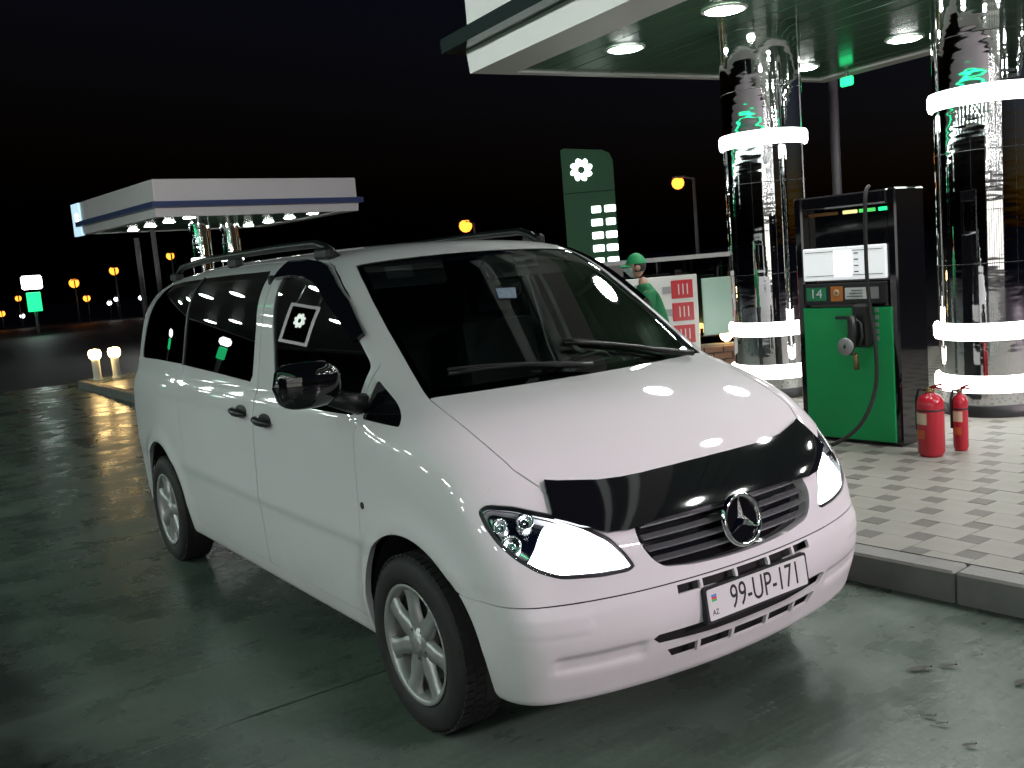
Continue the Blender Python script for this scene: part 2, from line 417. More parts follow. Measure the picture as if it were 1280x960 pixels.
roofline = [mid_xz[0], (-.9, 1.785), (-1.0, 1.806), (-1.2, 1.826), (-1.44, 1.838), (-2.0, 1.843), (-2.6, 1.840), (-3.1, 1.826), (-3.5, 1.800), (-3.72, 1.775)]
ws_edge = [(-.80, 1.766), (-.60, 1.633), (-.40, 1.497), (-.20, 1.357), (-.048, 1.252)]
REAR = -3.80
outline = ([(REAR, SILL)]+rear_arc+[(-.375+.06, SILL)]+front_arc_back+[(.415, .628), (XB, .622), (XB, .75), (XB, z_mid*.5+.37)] +
           mid_xz[::-1]+roofline[1:]+[(REAR, 1.72), (REAR, 1.3), (REAR, .8)])
# rebuild the sill corner so that the outline meets the arch cleanly
i0 = outline.index((-.375+.06, SILL)); outline.pop(i0)
full_side_hole = None
right = Shell()
# door openings + the rear quarter window joined with the sliding door's window notch
hole_slide = [(-1.445, .345), (-1.435, .60), (-1.40, .85), (-1.385, 1.10), (-1.405, 1.45), (-1.43, 1.813), (-2.0, 1.822), (DIV, 1.815)]+[(DIV, 1.772)]+[(-3.1, 1.77), (-3.38, 1.755), (-3.47, 1.725), (-3.53, 1.665), (-3.58, 1.58), (-3.63, 1.45), (-3.652, 1.34), (-3.64, 1.305), (-3.60, 1.293), (-3.2, 1.297), (DIV, 1.289), (DIV, .80), (-2.595, .345)]
# the front door and the sliding door share one opening (the gap between them shows dark)
df = [(-.375, .345), (-.352, .46), (-.305, .64), (-.292, .93), (-.29, 1.164), (-.29, 1.378), (-.36, 1.434), (-.48, 1.525), (-.615, 1.615), (-.79, 1.716), (-.90, 1.766), (-1.0, 1.788), (-1.2, 1.807), (-1.43, 1.813)]
opening = df+hole_slide[6:]
right.patch(side, outline, [opening, wq], step=.03, edge=.02, depth=.03)
right.patch(top, seam_xy[1:]+mid_xy[::-1]+ws_xy, [], step=.025, edge=.012, depth=.02, flange=False)
body = Shell(); body.join(right); body.join(right.mirrored())
# roof, from the same side curve (x, y)
def ys(pts): P = side(np.array(pts)); return [(float(p[0]), float(p[1])) for p in P]
rl = ys(dens_line := [q for a, b in zip(roofline, roofline[1:]) for q in [(a[0]+(b[0]-a[0])*t/3, a[1]+(b[1]-a[1])*t/3) for t in range(3)]]+[roofline[-1]])
ws_top_c = -.755
yt = -.600
ws_top = [(ws_top_c-(.80+ws_top_c)*-1*(t/1.)**2 if False else ws_top_c+(-.80-ws_top_c)*(t*t), yt*t) for t in [i/10 for i in range(11)]]
roof_half = ws_top+[(-.80, -.675)]+rl[1:]
roof_poly = roof_half+[(x, -y) for x, y in roof_half[::-1]][:-1]
rear_top_x = rl[-1][0]
body.patch(top, roof_poly, [], step=.04, edge=.03, flange=False)
# rear face (y, z)
Pr = side(np.array(dens([(REAR, SILL), (REAR, .8), (REAR, 1.3), (REAR, 1.72)], .05)[: -20] if False else [(REAR, z) for z in np.linspace(SILL, 1.72, 30)]))
rr = [(float(p[1]), float(p[2])) for p in Pr]
tp = top(np.array([(rear_top_x, y) for y in np.linspace(rl[-1][1], 0, 10)])); tt = [(float(p[1]), float(p[2])) for p in tp]
rear_half = rr+tt
body.patch(rear_chart, rear_half+[(-y, z) for y, z in rear_half[::-1]][1:], [], step=.06, edge=.05, flange=False)
# front panel around grille and headlamps, chart (theta, z)
def fr(P): return [(float(math.atan2(p[1], p[0]-AX)), float(p[2])) for p in np.asarray(P)]
HEAD = [(.465, -.88, .916), (.480, -.850, .934), (.539, -.783, .924), (.615, -.674, .886), (.672, -.592, .842), (.718, -.530, .794), (.752, -.490, .735), (.770, -.471, .691), (.766, -.497, .679), (.742, -.594, .680), (.695, -.724, .694), (.658, -.785, .722), (.610, -.837, .768), (.553, -.868, .818), (.504, -.879, .868)]
head = roundp(fr(HEAD), .02, 2)
GR = [(.735, -.44, .815), (.757, -.436, .756), (.777, -.405, .700), (.790, -.366, .668), (.806, -.25, .652), (.815, -.12, .645), (.819, 0, .643)]
gr_half = fr(GR)
grille_poly = gr_half+[(-a, b) for a, b in gr_half[:-1][::-1]]
grille_poly = roundp(grille_poly, .025, 3)
hood_edge_c = [(.541, -.672), (.600, -.655), (.665, -.585), (.705, -.505), (.722, -.44), (.738, -.2), (.742, 0)]   # (x, y) on top
Ph = top(np.array([seam_xy[-1]]+hood_edge_c))
he = fr(Ph)
Px = np.concatenate([side(np.array([(XB, z) for z in np.linspace(.622, z_mid, 14)])), top(np.array([(XB, y) for y in np.linspace(mid_xy[-1][1], seam_xy[-1][1], 6)[1:]]))])
bl = fr(Px)                                   # fender boundary, bottom to top
SEAM = .614
seam_half = [(-a, SEAM) for a in np.linspace(0, .98, 12)]+[(bl[0][0], .622)]
fp_half = seam_half[::-1][:1]+bl[1:]+he[1:]
low = [bl[0]]+[(a, SEAM+.008*max(0, (abs(a)-.5)/.5)) for a in np.linspace(-.98, .98, 40)]+[(-bl[0][0], bl[0][1])]
fp = low+[(-a, b) for a, b in bl[1:]]+[(-a, b) for a, b in he[1:-1]]+[he[-1]]+he[1:-1][::-1]+bl[1:][::-1]
fp_top = [(-.3, .812)]
gtop = [(a, b) for a, b in grille_poly]
body.patch(front, fp, [grille_poly, head, [(-a, b) for a, b in head]], step=.022, edge=.016, depth=.05)
body_o = body.build('body', M['paint'], van)

# doors
GAP = .0042
for sgn in (1, -1):
    s = Shell().patch(side, offset(door_f, GAP), [wf], step=.03, edge=.018, depth=.02)
    (s if sgn > 0 else s.mirrored()).build('front_door', M['paint'], van)
    s = Shell().patch(side, offset(door_s, GAP), [], step=.03, edge=.018, depth=.02)
    (s if sgn > 0 else s.mirrored()).build('sliding_door' if sgn > 0 else 'rear_side_panel', M['paint'], van)
    # glass
    for nm, poly, m, o in (('front_window', offset(wf, -.006), M['sideglass'], -.006), ('quarter_window', offset(wq, -.006), M['gloss_black'], -.004)):
        s = Shell().patch(side, poly, [], step=.05, edge=.03, off=o, flange=False, nf=pane_normals); (s if sgn > 0 else s.mirrored()).build(nm, m, van)
    slide_glass = roundp([(-2.607, 1.287), (-2.0, 1.266), (-1.498, 1.245), (-1.474, 1.275), (-1.481, 1.50), (-1.527, 1.745), (-1.572, 1.775), (-2.1, 1.777), (-2.607, 1.775)], .006, 2)
    rear_glass = [(-2.613, 1.286), (-3.2, 1.294), (-3.60, 1.290), (-3.645, 1.302), (-3.658, 1.34), (-3.634, 1.45), (-3.585, 1.58), (-3.533, 1.667), (-3.473, 1.73), (-3.38, 1.758), (-3.1, 1.773), (-2.613, 1.775)]
    for nm, poly in (('sliding_window', slide_glass), ('rear_window', rear_glass)):
        s = Shell().patch(side, poly, [], step=.05, edge=.03, off=-.004, depth=.008, nf=pane_normals); s = s if sgn > 0 else s.mirrored()
        g = s.build(nm, M['privacy'], van)
        s = Shell().patch(side, poly, [offset(poly, .035)], step=.05, edge=.03, off=-.006, flange=False, nf=pane_normals); s = s if sgn > 0 else s.mirrored()
        s.build('glass_border', M['gloss_black'], g)
    s = Shell().patch(side, [(-2.625, 1.283), (-2.595, 1.283), (-2.597, 1.778), (-2.623, 1.778)], [], step=.03, edge=.02, off=.002, depth=.006); (s if sgn > 0 else s.mirrored()).build('window_divider', M['trim'], van)
    # wind deflector over the front window
    dfl = [(-1.40, 1.795), (-1.2, 1.792), (-1.0, 1.772), (-.90, 1.75), (-.79, 1.702), (-.615, 1.602), (-.44, 1.470), (-.455, 1.44), (-.64, 1.555), (-.83, 1.655), (-.93, 1.695), (-1.03, 1.715), (-1.2, 1.728), (-1.395, 1.722)]
    s = Shell().patch(side, dfl, [], step=.03, edge=.02, off=.022, depth=.020); (s if sgn > 0 else s.mirrored()).build('wind_deflector', M['gloss_black'], van)
    # black post between the door window and the quarter window
    mb = MB(); P = side(np.array([(-.292, z) for z in np.linspace(1.16, 1.29, 6)])); mb.tube([(p[0], sgn*(p[1]+.045) if sgn > 0 else -(p[1]+.045), p[2]) for p in P], .020, 8); mb.build('window_post', M['plastic'], van)
    # door handles
    for hx, hz in ((-1.225, 1.083), (-1.545, 1.102)):
        P = side(np.array([(hx-.09, hz+.008), (hx-.05, hz+.004), (hx, hz), (hx+.05, hz-.004), (hx+.09, hz-.008)])); N = grad(P)
        rr_ = [.008, .017, .019, .017, .008]; offs = [.012, .033, .038, .033, .012]
        mb = MB(); mb.tube([(p[0], sgn*(p[1]+n[1]*o), p[2]) for p, n, o in zip(P, N, offs)], rr_, 10); h = mb.build('door_handle', M['plastic'], van)
        s = Shell().patch(side, [(hx+.075*math.cos(a), hz+.032*math.sin(a)) for a in np.linspace(0, 2*PI, 20)[:-1]], [], step=.03, edge=.02, off=.004, depth=.004); s = s if sgn > 0 else s.mirrored(); s.build('handle_cup', M['plastic'], h)
    # round socket behind the front arch
    s = Shell().patch(side, [(-.262+.014*math.cos(a), .832+.014*math.sin(a)) for a in np.linspace(0, 2*PI, 14)[:-1]], [], step=.02, edge=.02, off=.003, depth=.003); (s if sgn > 0 else s.mirrored()).build('side_repeater', M['plastic'], van)
    # wheel arch liners
    for c, r in ((ARC_F, RF), (ARC_R, RR)):
        mb = MB(); A = np.linspace(rad(-14), rad(194), 26); V = []
        for yy, k in ((-.90, .0), (-.87, .012), (-.60, .012), (-.60, -.45)):
            V += [(c[0]+(r+k)*math.cos(a), sgn*yy, c[1]+(r+k)*math.sin(a)) for a in A]
        F = [(q*26+i, q*26+i+1, (q+1)*26+i+1, (q+1)*26+i) for q in range(3) for i in range(25)]
        mb.add(V, F, True).build('wheel_arch_liner', M['dark'], van)

# hood (x, y) on top
se = seam_xy
hood_half = [(float(a), float(b)) for a, b in se]+hood_edge_c
hood_back = [(.035-.083*t*t, -.726*t) for t in np.linspace(0, 1, 12)]
hood_poly = hood_half+[(x, -y) for x, y in hood_half[:-1][::-1]]+[(.035-.083*t*t, .726*t) for t in np.linspace(1, -1, 24)][1:-1]
Shell().patch(top, offset(hood_poly, GAP), [], step=.03, edge=.02, depth=.03).build('hood', M['paint'], van)
# windscreen
wse = ws_xy
ws_half = [(x, y) for x, y in ws_top]+wse[1:]
ws_poly = ws_half+[(.035-.083*t*t, -.726*t) for t in np.linspace(1, -1, 24)][1:-1]+[(x, -y) for x, y in ws_half[::-1]][:-1]
ws_poly = [(round(a, 6), round(b, 6)) for a, b in ws_poly]
wsg = Shell().patch(top, offset(ws_poly, .004), [], step=.04, edge=.03, off=-.004, depth=.006).build('windscreen', M['screen'], van)
cxw = -.38
inner = [(cxw+(x-cxw)*(.90 if x > cxw else .955), y*.955) for x, y in ws_poly]
Shell().patch(top, offset(ws_poly, .006), [inner], step=.05, edge=.03, off=-.0065, flange=False).build('glass_border', M['gloss_black'], wsg)
# wipers lying along the screen base
for pts in ([(.0, .62), (-.055, .35), (-.115, -.02)], [(.015, .02), (-.05, -.28), (-.105, -.60)]):
    q = [(pts[0][0]+(pts[1][0]-pts[0][0])*t, pts[0][1]+(pts[1][1]-pts[0][1])*t) for t in np.linspace(0, 1, 6)]+[(pts[1][0]+(pts[2][0]-pts[1][0])*t, pts[1][1]+(pts[2][1]-pts[1][1])*t) for t in np.linspace(0, 1, 6)][1:]
    P = top(np.array(q)); N = grad(P); P = P+N*.022
    mb = MB().tube(P.tolist(), [.013]*4+[.009]*7, 8); w = mb.build('wiper', M['plastic'], van)
    q2 = [(pts[2][0]+d*.012-.0+(pts[0][0]-pts[2][0])*d*.5, pts[2][1]+(pts[0][1]-pts[2][1])*(d*.55+.22)-.0) for d in np.linspace(-.35, 1.05, 9)]
    P2 = top(np.array(q2)); P2 = P2+grad(P2)*.010; MB().tube(P2.tolist(), .007, 6).build('wiper_blade', M['rubber'], w)

# bumper, chart (theta, z)
ab = fr(side(np.array(arc(ARC_F, RF, arc_from(ARC_F, RF, .63), arc_from(ARC_F, RF, .30), 14))))
top_l = [(a, SEAM+.008*max(0, (abs(a)-.5)/.5)) for a in np.linspace(-.98, .98, 40)]
bp = ab[::-1]+top_l+[(-a, b) for a, b in ab]+[(a, .266) for a in np.linspace(-ab[-1][0]-.02, ab[-1][0]+.02, 40)]
def ang(y, x=.82): return math.atan2(y, x-AX)
slots = []
edges = [-.345, -.235, -.075, .09, .235, .345]
for a, b in zip(edges, edges[1:]):
    slots.append([(ang(a+.006), .572), (ang(b-.006), .572), (ang(b-.006), .601), (ang(a+.006), .601)])
slots.append([(ang(-.455), .440), (ang(-.42), .412), (ang(-.2), .400), (ang(.2), .400), (ang(.42), .412), (ang(.455), .440), (ang(.43), .452), (ang(-.43), .452)])
ed2 = [-.40, -.25, -.09, .09, .25, .40]
for i, (a, b) in enumerate(zip(ed2, ed2[1:])):
    slots.append([(ang(a+.007+(.03 if i == 0 else 0)), .345), (ang(b-.007-(.03 if i == 4 else 0)), .345), (ang(b-.007), .386), (ang(a+.007), .386)])
bumper = Shell().patch(front, offset(bp, GAP), slots, step=.016, edge=.012, depth=.012).build('front_bumper', M['paint'], van)
Shell().patch(front, [(ang(-.52), .285), (ang(.52), .285), (ang(.52), .61), (ang(-.52), .61)], [], step=.05, edge=.05, off=-.040, flange=False).build('intake_mesh', M['dark'], bumper)
rb = [(-3.80, .27), (-3.80, .62)]
MB().box((-3.875, 0, .44), (.06, 1.5, .2), 0, .02).build('rear_bumper', M['paint'], van)
for sgn in (1, -1):
    MB().box((-3.865, sgn*.72, 1.05), (.05, .14, .44), 0, .02).build('tail_lamp', M['redlens'], van)

# grille: recessed black panel with slats, star and black visor
g_o = Shell().patch(front, offset(grille_poly, -.004), [], step=.03, edge=.02, off=-.045, flange=False).build('grille', M['gloss_black'], van)
for z in (.690, .728, .766, .803):
    hw = float(np.interp(z, [.645, .668, .70, .756, .815], [.12, .366, .405, .436, .44]))-.006
    ya = np.linspace(-hw, hw, 26); U = [(math.atan2(y, .80-AX), z) for y in ya]
    P = front(np.array(U)); N = grad(P)
    V = []; F = []
    for p, n in zip(P, N):
        for o, dz in ((-.040, -.004), (-.012, -.008), (-.009, -.001), (-.040, .005)): V.append((p[0]+n[0]*o, p[1]+n[1]*o, p[2]+dz))
    for i in range(25): F += [(i*4+k, i*4+(k+1) % 4, (i+1)*4+(k+1) % 4, (i+1)*4+k) for k in range(4)]
    F += [(3, 2, 1, 0), (100, 101, 102, 103)]
    MB().add(V, F).build('slat', M['slat'] if 'slat' in M else M['plastic'], g_o)
# three-pointed star in a ring
c0 = Vector((.806, .0, .752))
nrm = Vector((.94, 0, .18)).normalized(); ex = Vector((0, 1, 0)); ey = nrm.cross(ex) * -1
if ey.z < 0: ey = -ey
def sp(a, r, d): return c0+ex*(r*math.cos(a))+ey*(r*math.sin(a))+nrm*d
mb = MB(); n = 48; prof = [(.078, 0), (.0805, .012), (.087, .016), (.0935, .012), (.096, 0)]
mb.add([sp(2*PI*k/n, r, d) for r, d in prof for k in range(n)], [(i*n+k, i*n+(k+1) % n, (i+1)*n+(k+1) % n, (i+1)*n+k) for i in range(4) for k in range(n)], True)
star = mb.build('star_emblem', M['chrome'], g_o)
mb = MB()
for k in range(3):
    a = PI/2+k*2*PI/3
    V = [sp(a, .092, .004), sp(a+.16, .085, .0), sp(a+PI/3, .018, .004), sp(a, 0, .016), sp(a-PI/3, .018, .004), sp(a-.16, .085, 0)]
    V = [sp(a, .081, .006), sp(a+PI/3, .019, .003), sp(a, 0, .017), sp(a-PI/3, .019, .003)]
    mb.add(V, [(0, 1, 2), (0, 2, 3)])
mb.build('star_points', M['chrome'], star)
MB().add([sp(2*PI*k/n, .08, .001) for k in range(n)], [tuple(range(n))]).build('badge_disc', M['gloss_black'], star)
# black hood visor, following the hood leading edge
vis_half = [(.531, -.648), (.55, -.606), (.572, -.54), (.594, -.469), (.610, -.38), (.619, -.29), (.625, -.15), (.627, 0)]
low_half = [(.625, -.690), (.668, -.622), (.712, -.535), (.729, -.458), (.734, -.40), (.746, -.2), (.751, 0)]
vis = vis_half+[(x, -y) for x, y in vis_half[:-1][::-1]]+[(x, -y) for x, y in low_half]+low_half[:-1][::-1]
Shell().patch(top, vis, [], step=.025, edge=.015, off=.015, depth=.012).build('hood_visor', M['gloss_black'], van)

# headlamps
hd_in = [(a*1.0, b) for a, b in head]
cen = (np.mean([a for a, b in head]), np.mean([b for a, b in head]))
for sgn in (1, -1):
    def sm(sh): return sh if sgn > 0 else sh.mirrored()
    hl = sm(Shell().patch(front, offset(head, .002), [], step=.02, edge=.012, off=-.003, depth=.01)).build('headlight', M['lens'], van)
    sm(Shell().patch(front, offset(head, -.001), [offset(head, .012)], step=.02, edge=.012, off=-.006, flange=False)).build('lamp_rim', M['plastic'], hl)
    sm(Shell().patch(front, head, [], step=.02, edge=.012, off=-.055, flange=False)).build('lamp_housing', M['chrome'], hl)
    lit = [(a, b) for a, b in head if a > -.83]
    lit = roundp([(-.845, .73), (-.80, .715), (-.735, .706), (-.615, .694), (-.525, .692), (-.512, .70), (-.535, .735), (-.59, .788), (-.66, .836), (-.745, .868), (-.79, .862), (-.80, .82)], .02, 3)
    sm(Shell().patch(front, lit, [], step=.03, edge=.02, off=-.022, depth=.03)).build('lit_reflector', M['beam'], hl)
    # smaller side chamber: reflector bowls and an amber bulb cap
    for (a, z, r, m) in ((-.885, .815, .034, 'chrome'), (-.925, .875, .026, 'chrome'), (-.845, .885, .03, 'chrome')):
        P = front(np.array([(a, z)]))[0]; N = grad(P[None])[0]; c = P-N*.03
        mb = MB(); ax_ = Vector(N); e1 = ax_.orthogonal().normalized(); e2 = ax_.cross(e1); nn = 16; V = []
        for rr2, dd in ((r, .012), (r*.9, .014), (r*.6, -.006), (r*.25, -.012), (.001, -.004)):
            V += [Vector(c)+e1*rr2*math.cos(2*PI*k/nn)+e2*rr2*math.sin(2*PI*k/nn)+ax_*dd for k in range(nn)]
        V = [(v[0], sgn*v[1], v[2]) for v in V]
        mb.add(V, [(i*nn+k, i*nn+(k+1) % nn, (i+1)*nn+(k+1) % nn, (i+1)*nn+k) for i in range(4) for k in range(nn)], True); mb.build('reflector_bowl', M[m], hl)

# number plate
PC = Vector((.852, .018, .510)); pn = Vector((1, 0, .12)).normalized(); pux = Vector((0, 1, 0)); puy = pn.cross(pux)
def pl(u, v, d): return PC+pux*u+puy*v+pn*d
def slab(w, h, d0, d1, r=.012):
    poly = roundp([(-w/2, -h/2), (w/2, -h/2), (w/2, h/2), (-w/2, h/2)], r, 3)
    return MB().prism(poly, d0, d1, lambda p: pl(*p))
plate = slab(.532, .126, -.02, .004).build('number_plate', M['ink'], van)
slab(.512, .106, .002, .006, .008).build('plate_face', M['plate'], plate)
slab(.506, .100, .0055, .0064, .008).build('plate_field', M['plate'], plate)
place_text('lettering', "99-UP-171", .118, M['ink'], plate, pl(.035, -.002, .0066), pux, puy, .0006, .72)
place_text('lettering', "AZ", .026, M['ink'], plate, pl(-.226, -.028, .0066), pux, puy, .0006, .9)
for dz, c in ((.008, (.05, .25, .7)), (0, (.75, .05, .05)), (-.008, (.05, .5, .15))):
    mb = MB().prism([(-.238, .022+dz-.004), (-.214, .022+dz-.004), (-.214, .022+dz+.004), (-.238, .022+dz+.004)], .0066, .0072, lambda p: pl(*p)); mb.build('flag_band', mat('flag', c, .4), plate)

# roof rails
for sgn in (1, -1):
    pts = []
    for i, x in enumerate(np.linspace(-3.50, -1.02, 28)):
        t = i/27; y = -.615+.03*abs(2*t-1)**3
        P = top(np.array([(x, y)]))[0]; h = .062*min(1, (min(t, 1-t)/.07)**.6)+.004
        pts.append((P[0], sgn*P[1], P[2]+h))
    mb = MB().tube(pts, .020, 10); r_ = mb.build('roof_rail', M['plastic'], van)
    for x in (-3.44, -2.3, -1.10):
        P = top(np.array([(x, -.605)]))[0]; MB().box((P[0], sgn*P[1], P[2]+.022), (.16, .05, .06), 0, .015).build('rail_foot', M['plastic'], r_)

# door mirrors
for sgn in (1,):          # the far one is not in sight
    mr = None; mb = MB(); n = 20; V = []
    for t in np.linspace(-1, 1, 15):
        w = (1-abs(t)**3.2)**.45 if abs(t) < 1 else .02
        yy = -1.085+t*.135; bulge = .5+.5*(t*-.2)
        for k in range(n):
            a = 2*PI*k/n; ca, sa = math.cos(a), math.sin(a)
            sxx = abs(ca)**.7*math.copysign(1, ca); szz = abs(sa)**.75*math.copysign(1, sa)
            xx = (.068 if ca > 0 else .045)*sxx*w-.01*t; zz = .088*szz*w*(1+.08*-t)
            V.append((-.305+xx-.04*max(0, -t), sgn*yy, 1.322+zz))
    F = [(i*n+k, i*n+(k+1) % n, (i+1)*n+(k+1) % n, (i+1)*n+k) for i in range(14) for k in range(n)]
    if sgn < 0: F = [q[::-1] for q in F]
    F += [tuple(range(n)), tuple(range(14*n+n-1, 14*n-1, -1))]
    mr = mb.add(V, F, True).build('door_mirror', M['gloss_black'], van)
    MB().tube([(-.29, sgn*-.875, 1.215), (-.30, sgn*-.95, 1.24), (-.305, sgn*-1.02, 1.27)], [.045, .038, .035], 10).build('mirror_arm', M['plastic'], mr)
    poly = roundp([(-.10, -.082), (.10, -.082), (.105, .082), (-.10, .082)], .03, 4)
    MB().prism(poly, 0, .004, lambda p: (-.352-p[2], sgn*(-1.085+p[0]), 1.322+p[1])).build('mirror_glass', M['chrome'], mr)

# wheels
M['disc'] = mat('brake_iron', (.12, .11, .10), .5, .8)
def make_wheel():
    """wheel centred at 0, outer face towards -y"""
    w = empty('wheel'); w.parent = van
    R = .335
    prof = [(.222, .055), (.235, .098), (.27, .108), (.305, .104), (.325, .088), (.3335, .06), (.335, .03), (.335, .0), (.335, -.03), (.3335, -.06), (.325, -.088), (.305, -.104), (.27, -.108), (.235, -.098), (.222, -.07)]
    MB().lathe([(r, -h) for r, h in prof], (0, 0, 0), 'y', 64).build('tyre', M['rubber'], w)
    mb = MB()                                        # tread blocks, proud of the tread
    for k in range(60):
        for j, yy in enumerate((-.066, -.022, .022, .066)):
            a = 2*PI*(k+.5*(j % 2))/60; da = .040
            V = [((rr)*math.cos(a+d+sk*.25), yy+e, (rr)*math.sin(a+d+sk*.25)) for rr in (.330, .3385) for d, e, sk in ((-da, -.017, 0), (da, -.017, 0), (da, .017, .04), (-da, .017, .04))]
            mb.add(V, [(4, 5, 6, 7), (0, 1, 5, 4), (1, 2, 6, 5), (2, 3, 7, 6), (3, 0, 4, 7)])
    t = mb.build('tread_blocks', M['rubber'], w); t['kind'] = 'stuff'
    mb = MB().lathe([(.226, -.094), (.231, -.099), (.223, -.101), (.208, -.092), (.203, -.06), (.200, .06), (.222, .085)], (0, 0, 0), 'y', 56)
    rim = mb.build('rim', M['alloy'], w)
    for k in range(7):
        a = rad(97+k*360/7); mb = MB(); V = []
        for r, hw, y in ((.045, .030, -.080), (.085, .040, -.084), (.11, .036, -.086), (.145, .030, -.087), (.18, .032, -.088), (.210, .052, -.089)):
            for u, dy in ((-hw, .024), (-hw*.88, .002), (0, -.003), (hw*.88, .002), (hw, .024)):
                V.append((r*math.cos(a)-u*math.sin(a), y+dy, r*math.sin(a)+u*math.cos(a)))
        F = [(i*5+q, (i+1)*5+q, (i+1)*5+q+1, i*5+q+1) for i in range(5) for q in range(4)]
        mb.add(V, F, True).build('spoke', M['alloy'], rim)
    MB().lathe([(.001, -.094), (.03, -.094), (.034, -.090), (.036, -.084), (.066, -.082), (.072, -.07), (.072, -.03)], (0, 0, 0), 'y', 32).build('hub', M['alloy'], rim)
    for k in range(5):
        a = rad(54+72*k); MB().lathe([(.001, -.0828), (.0105, -.0828), (.0105, -.076)], (.052*math.cos(a), 0, .052*math.sin(a)), 'y', 12).build('lug_hole', M['ink'], rim)
    MB().lathe([(.0, -.03), (.15, -.03), (.15, -.01), (0, -.01)], (0, 0, 0), 'y', 40).build('brake_disc', M['disc'], w)
    MB().lathe([(.0, .02), (.203, .02)], (0, 0, 0), 'y', 24).build('wheel_back', M['dark'], w)
    return w
w0 = make_wheel()
spots = [(0., -.815, 0), (-3.2, -.815, 40), (0., .815, 10), (-3.2, .815, 25)]
for i, (x, y, ph) in enumerate(spots):
    o = w0 if i == 0 else copy_tree(w0, van)
    o.location = (x, y, .335); o.rotation_euler = (0, rad(ph), 0 if y < 0 else PI)

# cabin
inn = MB().box((-1.75, 0, .45), (4.0, 1.72, .06)).box((-1.6, 0, .30), (4.2, 1.1, .05)).box((.10, 0, .75), (.06, 1.10, .56)).box((.55, 0, .50), (.06, 1.1, .5)).build('floor_pan', M['dark'], van)
mb = MB(); V = []
ysd = np.linspace(-.80, .80, 13)
for x, z in ((.02, 1.17), (-.12, 1.19), (-.30, 1.185), (-.40, 1.14), (-.42, .95), (-.30, .62)):
    V += [(x+.03*(1-(y/.8)**2), y, z-(.03 if abs(y) > .78 else 0)) for y in ysd]
mb.add(V, [(i*13+k, i*13+k+1, (i+1)*13+k+1, (i+1)*13+k) for i in range(5) for k in range(12)], True)
dash = mb.build('dashboard', M['plastic'], van)
mb = MB().box((-.36, .40, 1.2), (.14, .34, .07), 0, .025); mb.build('instrument_hood', M['plastic'], dash)
# steering wheel on the van's left
mb = MB(); n, k2 = 32, 8; ctr = Vector((-.58, .40, 1.14)); axv = Vector((.62, 0, -.78)).normalized(); e1 = Vector((0, 1, 0)); e2 = axv.cross(e1)
V = []
for i in range(n):
    a = 2*PI*i/n; rdir = e1*math.cos(a)+e2*math.sin(a)
    for j in range(k2): b = 2*PI*j/k2; V.append(ctr+rdir*(.19+.015*math.cos(b))+axv*(.015*math.sin(b)))
mb.add(V, [(i*k2+j, ((i+1) % n)*k2+j, ((i+1) % n)*k2+(j+1) % k2, i*k2+(j+1) % k2) for i in range(n) for j in range(k2)], True)
st = mb.build('steering_wheel', M['plastic'], van)
MB().tube([ctr+e1*.18, ctr+axv*.03, ctr-e1*.18], .022, 8).tube([ctr+axv*.03, ctr+axv*.35], .03, 8).build('steering_column', M['plastic'], st)
def seat(x, y, w=.50):
    s_ = MB().box((x, y, .72), (.52, w, .16), 0, .05).build('seat', M['interior'], van)
    mb = MB(); prof = [(-.26, .75), (-.30, 1.0), (-.36, 1.30), (-.38, 1.42), (-.46, 1.42), (-.44, 1.2), (-.40, .78)]
    mb.prism([(p[0], p[1]) for p in prof], -w/2+.02, w/2-.02, lambda p: (x+p[0], y-p[2], p[1])); mb.build('backrest', M['interior'], s_)
    MB().box((x-.44, y, 1.53), (.08, .26, .18), 0, .03).build('headrest', M['interior'], s_)
for x, y in ((-.85, .42), (-.85, -.42), (-1.95, .42), (-1.95, -.42), (-2.9, .42), (-2.9, -.42)): seat(x, y)
MB().box((-1.45, 0, 1.30), (.03, 1.5, .9)).build('bulkhead', M['interior'], van)
for y in (-.36, .36):
    mb = MB().prism(roundp([(-.24, -.075), (.24, -.075), (.24, .075), (-.24, .075)], .03, 4), -.012, .012, lambda p: (-.86-p[1]*.35+p[2], y+p[0], 1.715+p[1]*.9)); v_ = mb.build('sun_visor', M['liner'], van)
    MB().prism([(-.07, -.03), (.07, -.03), (.07, .03), (-.07, .03)], .0125, .015, lambda p: (-.86-p[1]*.35+p[2], y+p[0], 1.715+p[1]*.9)).build('visor_label', M['plate'], v_)
mb = MB().box((-.62, 0.02, 1.60), (.05, .26, .08), 0, .02).tube([(-.62, .02, 1.63), (-.70, .0, 1.72)], .012, 6); rv = mb.build('rear_view_mirror', M['plastic'], van)
Shell().patch(top, [(-.475, -.09), (-.415, -.118), (-.405, -.03), (-.468, .012)], [], step=.05, edge=.03, off=.0015, flange=False).build('screen_sticker', mat('pale_sticker', (.26, .33, .44), .5, var=.6, vscale=45), van)

